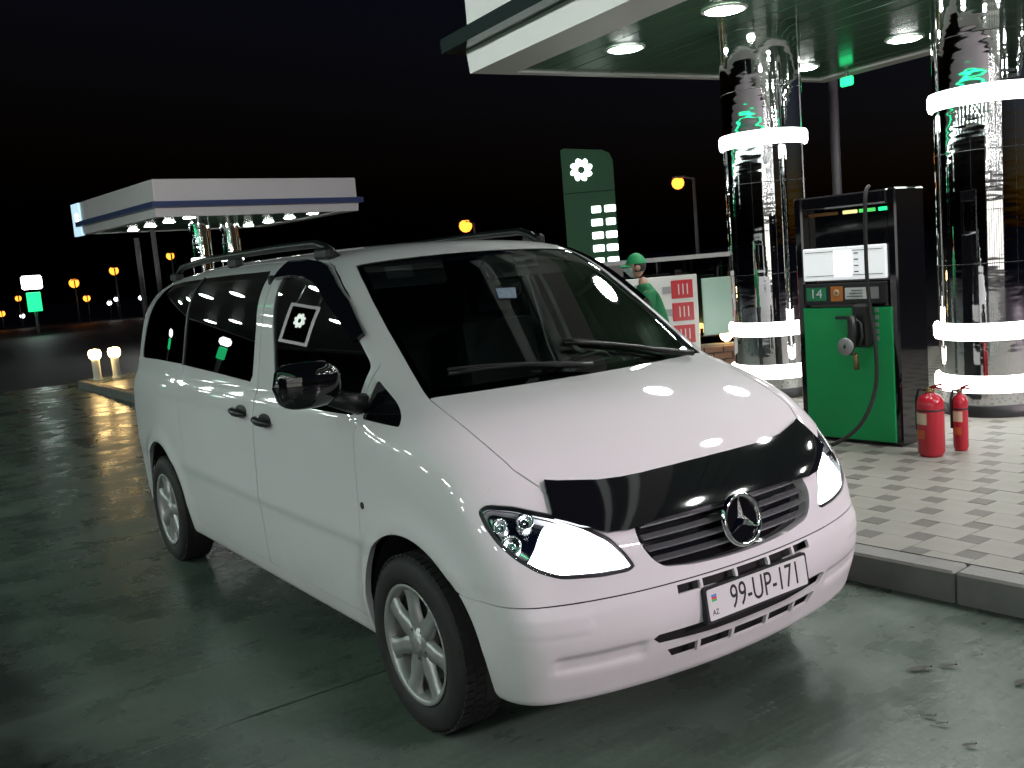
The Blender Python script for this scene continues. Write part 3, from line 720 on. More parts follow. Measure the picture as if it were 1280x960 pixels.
# ================================================================== station
def concrete():
    m, t, b = new_mat("wet_concrete"); N = t.nodes.new; L = t.links.new
    g = N("ShaderNodeNewGeometry"); sp = N("ShaderNodeSeparateXYZ"); L(g.outputs["Position"], sp.inputs[0])
    def noise(sc, det, scale=(1, 1, 1)):
        mp = N("ShaderNodeMapping"); mp.inputs["Scale"].default_value = scale; L(g.outputs["Position"], mp.inputs[0])
        n = N("ShaderNodeTexNoise"); n.inputs["Scale"].default_value = sc; n.inputs["Detail"].default_value = det; n.inputs["Roughness"].default_value = .6; L(mp.outputs[0], n.inputs["Vector"]); return n.outputs["Fac"]
    def rng(x, a, b_, c, d):
        r = N("ShaderNodeMapRange"); r.interpolation_type = 'SMOOTHSTEP'
        for k, v in zip((1, 2, 3, 4), (a, b_, c, d)): r.inputs[k].default_value = v
        L(x, r.inputs[0]); return r.outputs[0]
    def mth(op, x, y):
        q = N("ShaderNodeMath"); q.operation = op
        for k, v in ((0, x), (1, y)):
            if isinstance(v, (int, float)): q.inputs[k].default_value = v
            else: L(v, q.inputs[k])
        return q.outputs[0]
    big, mid, fine, broom = noise(.55, 8), noise(2.6, 8), noise(38, 6), noise(1, 6, (30, 1.6, 1))
    spot = noise(7, 3)
    v = mth('MULTIPLY', rng(big, .3, .7, .68, 1.18), rng(mid, .25, .75, .86, 1.12))
    v = mth('MULTIPLY', v, rng(fine, .3, .7, .85, 1.12)); v = mth('MULTIPLY', v, rng(broom, .35, .65, .88, 1.08))
    v = mth('MULTIPLY', v, rng(spot, .66, .74, 1, .55))                       # oil drips
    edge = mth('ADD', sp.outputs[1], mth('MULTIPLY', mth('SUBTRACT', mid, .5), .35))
    v = mth('MULTIPLY', v, rng(edge, -2.2, -1.75, .30, 1))                    # darker strip along the lane side, soft uneven edge
    c = N("ShaderNodeMix"); c.data_type = 'RGBA'; c.blend_type = 'MULTIPLY'; c.inputs[0].default_value = 1; c.inputs[6].default_value = (.096, .130, .107, 1)
    L(v, c.inputs[7]); L(c.outputs[2], b.inputs["Base Color"])
    r = mth('ADD', rng(mid, .3, .7, .10, .30), mth('MULTIPLY', rng(big, .35, .65, 0, 1), .10)); r = mth('ADD', r, mth('MULTIPLY', broom, .10)); L(r, b.inputs["Roughness"])
    b.inputs["Specular IOR Level"].default_value = .55
    h = mth('ADD', mth('MULTIPLY', broom, .5), mth('MULTIPLY', fine, .25)); h = mth('ADD', h, mth('MULTIPLY', mid, 1.2))
    bp = N("ShaderNodeBump"); bp.inputs["Strength"].default_value = .22; bp.inputs["Distance"].default_value = .012; L(h, bp.inputs["Height"]); L(bp.outputs[0], b.inputs["Normal"])
    return m
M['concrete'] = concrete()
M['asphalt'] = mat("asphalt", (.035, .035, .036), .34, bump=.35, bscale=60, var=.3, vscale=2, rvar=.1)
M['farground'] = mat("far_ground", (.03, .03, .032), .55, bump=.3, bscale=30, var=.4, vscale=.5)
M['paver_l'] = mat("light_paver", (.245, .240, .212), .55, bump=.2, bscale=90, var=.14, vscale=7)
M['paver_d'] = mat("dark_paver", (.118, .112, .098), .55, bump=.2, bscale=90, var=.2, vscale=9)
M['grout'] = mat("grout", (.21, .205, .185), .8)
M['kerb'] = mat("kerb_concrete", (.20, .20, .19), .6, bump=.3, bscale=40, var=.4, vscale=5)
M['white'] = mat("white_cladding", (.72, .73, .71), .35, var=.05, vscale=1)
M['lip'] = mat("dark_gutter", (.05, .075, .07), .12, .6)
M['bluelit_lip'] = mat("bluelit_gutter", (.06, .09, .20), .3)  # blue light on the far gutter is put into its colour
M['ceil'] = mat("ceiling_strip", (.11, .23, .14), .20, .35, var=.12, vscale=2)
M['lamp'] = emit("canopy_lamp", (.98, 1.0, .96), 100.0)
M['lampB'] = emit("canopy_lamp_cool", (.88, 1.0, .94), 98.0)
M['ring'] = emit("led_ring", (1.0, 1.0, .96), 6.0)
M['flood'] = emit('flood_light', (1.0, .80, .90), 900.0)
M['flood_b'] = emit('flood_light_cool', (.93, 1.0, .97), 1250.0)
M['line_lit'] = emit('green_light_line', (.03, 1.0, .40), 3.0)
M['green'] = mat("pump_green", (.0, .34, .095), .45, coat=.05, var=.06, vscale=3)
M['signgreen'] = mat("sign_green", (.015, .10, .03), .4)
M['white_lit'] = emit("white_sign_light", (.9, 1.0, .93), 3.5)
M['green_lit'] = emit("green_sign_light", (.02, .9, .28), 1.6)
M['orange_lit'] = emit("sodium_lamp", (1.0, .30, .03), 3.2)
M['warm_lit'] = emit("warm_lamp", (1.0, .66, .26), 26.0)
M['cold_lit'] = emit("cold_lamp", (.95, .97, 1.0), 8.0)
M['darkpost'] = mat('dark_post', (.09, .09, .095), .5)
M['post'] = mat("grey_post", (.30, .30, .31), .45, .3)
M['red'] = mat("extinguisher_red", (.45, .012, .03), .28, coat=.4, var=.08, vscale=6)
M['cream'] = mat("cream_label", (.62, .50, .36), .5)
M['screen_lit'] = emit("display_light", (.80, .84, .87), .62)
M['screen_hot'] = emit("display_bright", (.92, .95, 1.0), 1.5)

# ground sheets
def sheet(name, x0, x1, y0, y1, z, m):
    o = MB().add([(x0, y0, z), (x1, y0, z), (x1, y1, z), (x0, y1, z)], [(0, 1, 2, 3)]).build(name, m); o['kind'] = 'structure'; return o
sheet('ground', -900, 900, -900, 900, -.02, M['farground'])
fore = sheet('forecourt', -18.7, 8, -4.0, 14, -.012, M['grout'])
fore.data.materials.clear(); fore.data.materials.append(M['asphalt'])
sheet('lane', -18.7, 12, -14, -4.0, -.006, M['asphalt'])
xs = [8]+[2.9-3.5*k for k in range(0, 7)]+[-18.7]
for i, (a, b) in enumerate(zip(xs, xs[1:])):
    for (c, d) in ((-3.995, 1.60), (1.61, 14)):
        if d > 2 and a > -9: continue
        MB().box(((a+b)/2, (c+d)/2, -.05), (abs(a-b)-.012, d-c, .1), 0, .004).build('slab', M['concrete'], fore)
def top_slab_material(): pass

# pump island: kerb, grout bed and pavers
def kerb_y(x): return 1.49+.075*max(x+1.2, 0)-.075*1.7
isl = []
bx = [(-9.3, kerb_y(-9.3)+.15)]+[(x, kerb_y(x)+.15) for x in np.linspace(-1.2, 4.0, 8)]+[(4.0, 9.6), (-9.3, 9.6)]
pave = MB().prism([(float(a), float(b)) for a, b in bx], -.1, .138).build('pavement', M['grout']); pave['kind'] = 'structure'
kx = -9.3
while kx < 4.0:
    L = 1.0; a = Vector((kx, kerb_y(kx), 0)); b = Vector((kx+L-.008, kerb_y(kx+L), 0)); d = (b-a).normalized(); n = Vector((-d.y, d.x, 0)); m = (a+b)/2+n*.075
    MB().box((m.x, m.y, .025), ((b-a).length, .148, .25), math.atan2(d.y, d.x), .012).build('kerb_stone', M['kerb'], pave); kx += L
s = .113; pav = []; cut = []
for i in range(-70, 60):
    for j in range(-60, 60):
        ox, oy = .111+i*2*s-j*s, 2.066+i*s+j*2*s
        for (cx, cy, sz, k) in ((ox+s/2, oy+s/2, s, 'd'), (ox+s+s, oy+s*0, 2*s, 'l')):
            if not (-9.2 < cx < 3.9 and cy < 9.5): continue
            if cy-sz/2 < kerb_y(cx)+.155:
                if cy+sz/2 > kerb_y(cx)+.16 and -2.6 < cx < 3.8: cut.append((cx, cy, sz, k))
                continue
            pav.append((math.hypot(cx-3.1, cy+2.5) if (cx > -2.6 and cx < 2.6) else 99+abs(cx), cx, cy, sz, k))
pav.sort()
nfull = 298-sum(1 for c in cut if -1.2 < c[0] < 2.3)
for cx, cy, sz, k in cut:                      # pavers cut along the kerb
    h = sz/2-.001; y0, y1 = [max(cy-h, kerb_y(x)+.153) for x in (cx-h, cx+h)]
    if cy+h-max(y0, y1) < .01: continue
    o = MB().prism([(cx-h, y0), (cx+h, y1), (cx+h, cy+h), (cx-h, cy+h)], .10, .150).build('paver', M['paver_l' if k == 'l' else 'paver_d'], pave)
me_l = MB().box((0, 0, 0), (2*s-.0018, 2*s-.0018, .05), 0, .0022).mesh('paver', M['paver_l'])
me_d = MB().box((0, 0, 0), (s-.0018, s-.0018, .05), 0, .0022).mesh('paver', M['paver_d'])
random.seed(3)
for d, cx, cy, sz, k in pav[:nfull]:
    o = link('paver', me_l if k == 'l' else me_d, pave); o.location = (cx, cy, .125+random.uniform(-.0015, .0015))
for k, m in (('l', 'paver_l'), ('d', 'paver_d')):
    mb = MB()
    for d, cx, cy, sz, kk in pav[nfull:]:
        if kk == k:
            h = sz/2-.001; z = .150+random.uniform(-.001, .001)
            mb.add([(cx-h, cy-h, .12), (cx+h, cy-h, .12), (cx+h, cy+h, .12), (cx-h, cy+h, .12), (cx-h, cy-h, z), (cx+h, cy-h, z), (cx+h, cy+h, z), (cx-h, cy+h, z)], [(4, 5, 6, 7), (0, 1, 5, 4), (1, 2, 6, 5), (2, 3, 7, 6), (3, 0, 4, 7)])
    o = mb.build('paver_field', M[m], pave); o['kind'] = 'stuff'
# further island behind the van, with its kerb
isl2 = MB().prism([(-17.3, 1.45), (-10.2, 1.45), (-10.2, 12.5), (-17.3, 12.5)], -.1, .142).build('far_island', M['concrete']); isl2['kind'] = 'structure'
for k in range(7): MB().box((-16.8+k, 1.38, .02), (.99, .15, .25), 0, .012).build('kerb_stone', M['kerb'], isl2)
for k in range(8): MB().box((-17.38, 2.0+k, .02), (.15, .99, .25), 0, .012).build('kerb_stone', M['kerb'], isl2)

# ------------------------------------------------------------------ canopies
def canopy(loc, rz, L, W, H, top, lamps, label, lip='lip', over=(.2, .2, .2, .2), border=.52, lamp='lamp', planks=True, group=None):
    """local frame: near long edge on y=0, near end on x=0, running to +x"""
    r = empty('canopy', loc, rz, label, 'canopy', group)
    MB().box((L/2, W/2, (H+.40+top)/2), (L, W, top-H-.40), 0, .02).build('fascia', M['white'], r)
    MB().box((L/2, W/2, H+.19), (L-.06, W-.06, .22)).build('cornice', M['white'], r)
    mb = MB(); o0, o1, o2, o3 = over
    P = [(-o0, -o2), (L+o1, -o2), (L+o1, W+o3), (-o0, W+o3)]; Q = [(-.0, -.0), (L, 0), (L, W), (0, W)]
    V = [(x, y, H+.25) for x, y in P]+[(x, y, H+.40) for x, y in P]+[(x*1, y, H+.235) for x, y in Q]+[(x, y, H+.42) for x, y in Q]
    F = []
    for k in range(4):
        j = (k+1) % 4; F += [(k, j, 4+j, 4+k), (8+k, 8+j, j, k), (4+k, 4+j, 12+j, 12+k)]
    mb.add(V, F).build('gutter', M[lip], r)
    # band under the gutter: slanted white face + soffit border
    mb = MB()
    V = [(x, y, H+.26) for x, y in ((-.02, -.02), (L+.02, -.02), (L+.02, W+.02), (-.02, W+.02))]+[(x, y, H) for x, y in ((0, 0), (L, 0), (L, W), (0, W))]
    mb.add(V, [(k, 4+k, 4+(k+1) % 4, (k+1) % 4) for k in range(4)])
    b, e = border, .12
    V = [(0, 0, H), (L, 0, H), (L, W, H), (0, W, H), (e, b, H), (L-e, b, H), (L-e, W-e*2, H), (e, W-e*2, H)]
    mb.add(V, [(0, 4, 5, 1), (1, 5, 6, 2), (2, 6, 7, 3), (3, 7, 4, 0)])
    V = [(e, b, H), (L-e, b, H), (L-e, W-e*2, H), (e, W-e*2, H), (e, b, H+.06), (L-e, b, H+.06), (L-e, W-e*2, H+.06), (e, W-e*2, H+.06)]
    mb.add(V, [(k, (k+1) % 4, 4+(k+1) % 4, 4+k) for k in range(4)])
    mb.build('soffit_border', M['white'], r)
    MB().box((L/2, W/2, H+.075), (L-.1, W-.1, .01)).build('soffit_backing', M['dark'], r)
    if planks:
        y = b+.01; pw = .30; me = None; n = int((W-e*2-b-.02)/pw); pw = (W-e*2-b-.02)/n
        me = MB().box((0, 0, 0), (L-2*e-.02, pw-.008, .02), 0, .004).mesh('ceiling_strip', M['ceil'])
        for k in range(n): o_ = link('ceiling_strip', me, r); o_.location = (L/2, y+pw*(k+.5), H+.030+.0015*(k % 2))
    else:
        MB().box((L/2, W/2+.1, H+.03), (L-2*e-.02, W-b-.3, .02)).build('ceiling_sheet', M['white'], r)
    ml = MB().lathe([(.001, -.030), (.09, -.028), (.15, -.020), (.172, -.008)], (0, 0, 0), 'z', 28)
    ml.f = [q[::-1] for q in ml.f]; ml = ml.mesh('canopy_light', M[lamp])
    mr = MB().lathe([(.172, .0), (.175, -.014), (.205, -.012), (.210, .0)], (0, 0, 0), 'z', 28); mr = mr.mesh('rim', M['white'])
    for x, y in lamps:
        a = link('canopy_light', ml, r); a.location = (x, y, H+.018)
        q = link('rim', mr, a); q.location = (0, 0, .0)
    return r
def column(loc, H, label, R=.395, zr=(.27, .70, 2.58), ring=True):
    c = empty('canopy_column', loc, 0, label, 'column', 'mirror clad canopy columns')
    MB().lathe([(R, .10), (R, H)], (0, 0, 0), 'z', 72).build('shaft', M['steel'], c)
    MB().lathe([(R+.012, 0), (R+.012, .095), (R+.004, .10), (R, .10)], (0, 0, 0), 'z', 64).build('plinth', M['plastic'], c)
    for z in zr:
        MB().lathe([(R+.002, -.072), (R+.030, -.066), (R+.040, -.04), (R+.042, .04), (R+.030, .066), (R+.002, .072)], (0, 0, z), 'z', 72).build('led_ring', M['ring'], c)
    for a in (rad(20), rad(200)):       # sheet joints down the cladding
        MB().box((R*math.cos(a), R*math.sin(a), H/2+.05), (.012, .006, H-.12), a).build('cladding_joint', M['chrome'], c)
    for z in (1.25, 2.15, 3.05):
        MB().lathe([(R-.001, -.004), (R+.0015, -.003), (R+.0015, .003), (R-.001, .004)], (0, 0, z), 'z', 72).build('cladding_seam', M['plastic'], c)
    return c
RZ = rad(-5.5)
canopy((-5.99, 3.56, 0), RZ, 3.68, 5.45, 3.8, 4.85, [(1.28+1.5*k, 1.15) for k in range(2)]+[(.72+1.5*k, 4.28) for k in range(2)], 'nearest canopy with white fascia and dark glossy ceiling above the left mirror clad column', over=(.22, -.05, .22, .22), group='canopies over the pump islands')
bay = Vector((-5.99, 3.56))+Vector((3.69*math.cos(RZ)+1.1*math.sin(RZ), 3.69*math.sin(RZ)-1.1*math.cos(RZ)))  # unseen widening, added so its lamps mirror in windscreen and hood
canopy((bay.x, bay.y, 0), RZ, 8.8, 6.55, 3.8, 4.85, [(.75, 2.40), (2.9, 2.40), (5.2, 2.4), (7.4, 2.4)]+[(1.52+1.5*k, 5.38) for k in range(5)]+[(.72, 1.22), (2.55, 1.22), (5.2, 1.28), (7.4, 1.28)], 'unseen wider bay added to the near canopy so its lamps mirror in the hood of the van', over=(-.05, .22, .22, .22), group='canopies over the pump islands')
column((-3.575, 5.42, .15), 3.68, 'mirror clad canopy column left of the green fuel pump')
column((-1.27, 5.42, .15), 3.68, 'mirror clad canopy column right of the green fuel pump behind the fire extinguishers')
# the canopy further along, behind the van
A2 = rad(180+5.8)
def far_pt(u, v): return (-23.7+u*math.cos(A2)-v*math.sin(A2)*-1*-1, 5.0+u*math.sin(A2)+v*math.cos(A2))
acr = None
c2 = canopy((-23.7-.101*6.3, 5.0+.995*6.3, 0), A2, 6.1, 6.3, 3.72, 4.72, [(.7+1.45*k, 1.2) for k in range(4)]+[(.7+1.45*k, 5.1) for k in range(4)], 'distant white canopy with blue-lit band standing beyond the back of the van', 'bluelit_lip', over=(.14, .14, .14, .14), group='canopies over the pump islands')
for (x, y), t in (((-26.0, 6.85), 'left mirror clad column under the distant white canopy'), ((-26.6, 7.95), 'right mirror clad column under the distant white canopy')):
    column((x, y, 0), 3.75, t, .30)
# lit panel on the far end of that canopy
c = empty('lit_sign', (-30.05, 4.35, 3.75), rad(5.8), 'pale blue lit panel on the far end of the distant canopy', 'sign')
MB().box((0, 0, .45), (.7, .10, 1.0)).build('panel', emit('pale_blue_light', (.55, .8, .95), .9), c)
MB().prism(roundp([(-.14, -.14), (.14, -.14), (.14, .14), (-.14, .14)], .1, 4), .051, .06, lambda p: (p[0]+.1, -p[2], p[1]+.5)).build('emblem', M['white_lit'], c)
# canopy on the other side of the lane (behind the photographer, seen in the van's glass)
acr = canopy((6.5, -4.3, 0), rad(180), 31, 5.4, 3.8, 4.85, [(1.2+2.0*k, 1.25) for k in range(15)]+[(1.8+2.0*k, 2.95) for k in range(15)], 'canopy across the lane with a green light line facing the side of the van', lamp='lampB', planks=False, group='canopies over the pump islands')

MB().box((15.5, -.215, 4.12), (31.0, .03, .09)).build('light_line', M['line_lit'], acr)   # its near edge faces the lane

# ------------------------------------------------------------------ pump
def pump(loc, rz, label, group=None):
    p = empty('fuel_pump', loc, rz, label, 'fuel pump', group)
    W, D, H = .84, .40, 1.87
    mb = MB().box((W/2, D/2+.02, .03), (W-.04, D-.04, .06)).box((W/2, D/2+.02, .62), (W-.03, D-.04, 1.12)).box((.035, D/2, .94), (.07, D, 1.87), 0, .012).box((W-.035, D/2, .94), (.07, D, 1.868), 0, .012)
    mb.box((W/2, D/2, H-.05), (W-.142, D, .10), 0, .012).box((W/2, D/2+.04, 1.30), (W-.145, D-.1, .36))
    cab = mb.build('cabinet', M['gloss_black'], p)
    MB().box((W/2, .10, 1.63), (W-.146, .012, .29)).build('header_glass', M['gloss_black'], p)
    for k, (u, w, m) in enumerate(((.20, .26, mat('dim_amber', (.25, .10, .02), .3)), (.43, .12, emit('yellow_light', (.9, .85, .35), 1.0)), (.57, .13, emit('green_light', (.1, .8, .15), .8)), (.71, .10, M['green_lit']))):
        MB().box((u, .088, 1.735), (w, .012, .026), 0, .004).build('indicator_light', m, p)
    d = MB().box((W/2, -.004, 1.36), (W-.15, .03, .245), 0, .008).build('display', M['screen_lit'], p)
    MB().box((W/2-.0, -.0205, 1.36), (.15, .004, .19)).build('readout', M['screen_hot'], d)
    for k in range(4): MB().box((.53, -.0205, 1.295+.045*k), (.035, .003, .008)).build('scale_mark', M['ink'], d)
    for zz in (1.272, 1.452): MB().box((W/2, -.0205, zz), (W-.20, .003, .006)).build('display_line', M['post'], d)
    lab = MB().box((W/2, .0, 1.135), (W-.15, .03, .16), 0, .006).build('label_strip', M['plastic'], p)
    MB().box((.185, -.018, 1.135), (.17, .008, .10)).build('pump_number', M['signplate'], lab)
    place_text('lettering', "14", .10, M['plate'], lab, (.185, -.0235, 1.135), (1, 0, 0), (0, 0, 1), .001, 1.1)
    MB().box((.36, -.018, 1.135), (.10, .008, .11)).build('orange_plate', M['orange_plate'], lab)
    MB().lathe([(.014, -.002), (.026, -.002), (.026, .002), (.014, .002), (.014, -.002)], (.36, -.0235, 1.14), 'y', 16).build('plate_mark', M['cream'], lab)
    MB().box((.52, -.018, 1.135), (.18, .008, .085)).build('notice', M['plate'], lab)
    for k in range(3): MB().box((.51+.01*k, -.0235, 1.113+.022*k), (.13-.02*k, .003, .005)).build('notice_line', M['ink'], lab)
    MB().box((.665, -.018, 1.135), (.07, .008, .085)).build('notice', M['post'], lab)
    g = MB().box((W/2+.005, .004, .53), (W-.10, .03, 1.00), 0, .006).build('door_panel', M['green'], p)
    MB().box((.40, -.02, .955), (.12, .02, .024), 0, .006).build('latch', M['plastic'], g)
    # holster, nozzle
    h = MB().box((.585, -.05, .90), (.13, .10, .32), 0, .02).build('nozzle_holster', M['plastic'], p)
    for k in range(5): MB().box((.675, -.014, .80+.052*k), (.028, .006, .032)).build('holster_mark', M['post'], h)
    nz = MB().tube([(.56, -.16, .98), (.565, -.155, .86), (.55, -.16, .76), (.53, -.17, .70)], [.032, .036, .034, .026], 12).tube([(.56, -.13, .96), (.61, -.12, .92), (.625, -.13, .82), (.60, -.15, .76)], .014, 8).build('nozzle', M['plastic'], p)
    MB().lathe([(.014, -.012), (.058, -.014), (.066, .0), (.058, .014), (.014, .012), (.014, -.012)], (.535, -.21, .76), 'y', 28).build('nozzle_guard', M['post'], nz)
    MB().tube([(.55, -.12, .70), (.55, -.10, .64), (.545, -.09, .58)], [.020, .018, .022], 10).build('spout', M['brass'], nz)
    q = [(.66, -.03, 1.90), (.67, -.10, 1.80), (.66, -.10, 1.3), (.68, -.10, 1.0), (.72, -.12, .75), (.73, -.16, .45), (.66, -.26, .20), (.48, -.34, .05), (.30, -.36, .022), (.14, -.30, .022), (.05, -.20, .03)]
    pts = []
    for i in range(len(q)-1):
        p0, p1, p2, p3 = [Vector(q[max(0, min(len(q)-1, i+k))]) for k in (-1, 0, 1, 2)]
        for t in np.linspace(0, 1, 6)[:-1]:
            pts.append(.5*((2*p1)+(p2-p0)*t+(2*p0-5*p1+4*p2-p3)*t*t+(3*p1-p0-3*p2+p3)*t**3))
    MB().tube(pts, .014, 10).build('hose', M['rubber'], p)
    return p
M['signplate'] = mat("green_plate", (.01, .22, .09), .4)
M['orange_plate'] = mat("orange_plate", (.55, .17, .03), .4)
M['brass'] = mat("brass", (.32, .22, .10), .35, .8)
pm = pump((-1.84, 3.67, .15), rad(4), 'green and black fuel pump with lit white display and number 14', 'fuel pumps')

# ------------------------------------------------------------------ fire extinguishers
def extinguisher(loc, R, H, label, rz=0.):
    e = empty('fire_extinguisher', loc, rz, label, 'fire extinguisher', 'fire extinguishers beside the pump')
    MB().lathe([(.001, 0), (R*.82, 0), (R*.86, .012), (R, .03), (R, H*.72), (R*.96, H*.78), (R*.75, H*.84), (R*.35, H*.875), (R*.3, H*.90)], (0, 0, 0), 'z', 36).build('cylinder', M['red'], e)
    MB().lathe([(R+.001, H*.64), (R+.003, H*.645), (R+.003, H*.66), (R+.001, H*.665)], (0, 0, 0), 'z', 36).build('strap', M['ink'], e)
    v = MB().lathe([(R*.28, H*.88), (R*.34, H*.90), (R*.34, H*.95), (.001, H*.955)], (0, 0, 0), 'z', 16).build('valve', M['brass'], e)
    MB().tube([(R*.1, -.01, H*.95), (R*.7, -.02, H*.97), (R*1.25, -.03, H*.955)], .007, 8).tube([(R*.1, -.01, H*.965), (R*.7, -.02, H*1.0), (R*1.2, -.03, H*1.02)], .007, 8).build('handle', M['red'], v)
    MB().tube([(-R*.3, 0, H*.92), (-R*.9, -.01, H*.93), (-R*1.12, -.01, H*.80), (-R*1.10, -.01, H*.35)], .010, 8).build('hose', M['rubber'], e)
    A = np.linspace(rad(205), rad(285), 9); V = [((R+.002)*math.cos(a), (R+.002)*math.sin(a), z) for z in (H*.46, H*.62) for a in A]
    MB().add(V, [(i, i+1, 10+i, 9+i) for i in range(8)], True).build('label', M['cream'], e)
    A = np.linspace(rad(212), rad(275), 8); V = [((R+.002)*math.cos(a), (R+.002)*math.sin(a), z) for z in (H*.26, H*.38) for a in A]
    MB().add(V, [(i, i+1, 9+i, 8+i) for i in range(7)], True).build('label', mat('orange_label', (.5, .10, .03), .5), e)
extinguisher((-.70, 3.60, .15), .088, .50, 'larger red fire extinguisher standing next to the pump')
extinguisher((-.63, 3.85, .15), .050, .46, 'slim red fire extinguisher in front of the mirror clad column', rad(30))

# ------------------------------------------------------------------ sign tower
def petals(parent, c, R, ex, ey, n, m, name='petal'):
    ex, ey = Vector(ex), Vector(ey); nn = ex.cross(ey)
    for k in range(n):
        a = 2*PI*k/n+.2; cx, cy = R*.60*math.cos(a), R*.60*math.sin(a); poly = []
        for q in range(12):
            b = 2*PI*q/12; u, v = R*.36*math.cos(b), R*.235*math.sin(b); poly.append((cx+u*math.cos(a+.5)-v*math.sin(a+.5), cy+u*math.sin(a+.5)+v*math.cos(a+.5)))
        MB().prism(poly, 0, .03, lambda p: Vector(c)+ex*p[0]+ey*p[1]+nn*p[2]).build(name, m, parent)
tw = empty('price_tower', (-31.2, 26.3, 0), rad(52), 'tall green price tower with white flower emblem and lit price digits', 'price tower')
mb = MB().prism([(-1.15, 0), (1.15, 0), (1.15, 5.9), (1.02, 6.25), (.7, 6.42), (-1.0, 6.62), (-1.15, 6.55)], -.22, .22, lambda p: (p[0], p[2], p[1]))
mb.build('panel', emit('tower_green', (.002, .034, .010), .6), tw)
M['logo_lit'] = emit("logo_light", (.85, 1.0, .9), 5.0)
petals(tw, (-.28, -.225, 5.62), .55, (1, 0, 0), (0, 0, 1), 8, M['logo_lit'])
for r in range(8):
    for c_ in range(2):
        w = .50 if (r*3+c_) % 4 else .42; x = .26+.62*c_; z = 3.82-.58*r
        b_ = MB().prism(roundp([(-w/2, -.15), (w/2, -.15), (w/2, .15), (-w/2, .15)], .05, 3), 0, .03, lambda p: (x+p[0], -.225-p[2], z+p[1])).build('price_digit', M['logo_lit'], tw)
MB().box((0, -.23, 4.62), (2.28, .02, .03)).build('panel_joint', M['dark'], tw)

# ------------------------------------------------------------------ street lamps and far lights
def street_lamp(loc, h, toward, label, m='orange_lit', r=.17, ph=None, group='sodium street lamps in the distance', arm=.7):
    t = empty('street_lamp', (loc[0], loc[1], 0), math.atan2(toward[1], toward[0]), label, 'street lamp', group)
    k = h/6
    MB().tube([(-arm, 0, 0), (-arm, 0, h*.6), (-arm, 0, h+.12)], [.09*k+.02, .07*k+.02, .05*k+.02], 10).build('pole', M['darkpost'], t)
    MB().tube([(-arm, 0, h+.05), (-arm*.4, 0, h+.2), (0, 0, h+.22)], .04, 8).build('arm', M['darkpost'], t)
    hd = MB().box((0, 0, h+.2), (r*1.5, r*1.1, .10), 0, .03).build('lamp_head', M['darkpost'], t)
    MB().lathe([(.001, -r), (r*.5, -r*.87), (r*.87, -r*.5), (r, 0), (r*.87, r*.5), (r*.5, r*.8)], (0, 0, h-.02), 'z', 18).build('bulb', M[m], hd)
    return t
street_lamp((-25.05, 25.75), 4.36, (-1, -.3), 'amber street lamp on a tall pole right of the price tower', r=.25)
street_lamp((-47.3, 29.9), 4.25, (-1, -.3), 'amber street lamp showing just above the van roof', r=.40)
for (x, y, z, r, t) in ((-75.4, 12.9, 3.0, .36, 'brighter amber street lamp right of the green lit sign'), (-74.8, 15.7, 3.7, .34, 'amber street lamp high at left near the far canopy'), (-75.2, 13.6, 1.8, .26, 'dim amber street lamp low beside the green lit sign'),
                        (-73.7, 19.7, 4.5, .30, 'amber street lamp between the posts under the far canopy'), (-76.2, 7.9, 1.2, .24, 'amber street lamp at the left edge of the picture'), (-76.0, 9.1, 2.2, .22, 'amber street lamp just left of the green lit sign')):
    street_lamp((x, y), z, (-1, .1), t, r=r, arm=.5)
for (x, y, z, t) in ((-74.8, 15.6, 1.55, 'upper white lamp left of the van rear'), (-74.9, 15.1, 1.3, 'lower white lamp left of the van rear'), (-76.0, 9.2, .9, 'white lamp low under the amber lamps at far left'), (-74.4, 17.3, 1.5, 'white lamp beside the rear corner of the van')):
    street_lamp((x, y), z, (-1, .1), t, 'cold_lit', .17, group='small white lamps in the distance', arm=.3)
for (x, y, a, t) in ((19.0, 7.0, math.atan2(-7, -19), 'flood lamp mast beyond the front of the van'), (-3.0, -17.5, rad(95), 'flood lamp mast behind the canopy across the lane')):
    f_ = empty('flood_lamp', (x, y, 0), a, t, 'flood lamp')
    MB().tube([(0, 0, 0), (0, 0, 4.5), (0, 0, 9.2)], [.14, .11, .08], 12).build('mast', M['post'], f_)
    for q in (-.6, .6):
        h_ = MB().box((.12, q, 9.0), (.18, 1.06, .62), 0, .03).build('lamp_head', M['post'], f_); MB().box((.225, q, 8.98), (.02, .95, .50), 0, .004).build('lit_face', M['flood' if x > 0 else 'flood_b'], h_)
    MB().tube([(0, -1.1, 9.1), (0, 1.1, 9.1)], .05, 8).build('cross_arm', M['post'], f_)

def lit_sign(loc, rz, label, z0=2.0, k=1.0):
    t = empty('lit_sign', (loc[0], loc[1], 0), rz, label, 'sign', 'white and green lit signs')
    MB().tube([(0, 0, 0), (0, 0, z0)], .09, 10).build('post', M['post'], t)
    b = MB().box((0, 0, z0+.55*k), (.16, .72*k, 1.05*k), 0, .02).build('green_panel', M['green_lit'], t)
    MB().box((0, 0, z0+1.62*k), (.2, 1.1*k, .75*k), 0, .15).build('white_panel', M['cold_lit'], t)
    return t
lit_sign((-56.1, 6.95), rad(10), 'lit sign with a white head over a green panel at far left', 1.25, 1.0)
lit_sign((-30.6, -10.2), rad(10), 'lit sign with white head and green panel across the lane, nearer the canopy', 3.45, .40)
lit_sign((-35.1, -8.25), rad(10), 'unseen second lit sign across the lane, added to repeat the first one in the rear window glass', 3.2, .40)  # added double of the sign above, for a second reflection in the rear pane

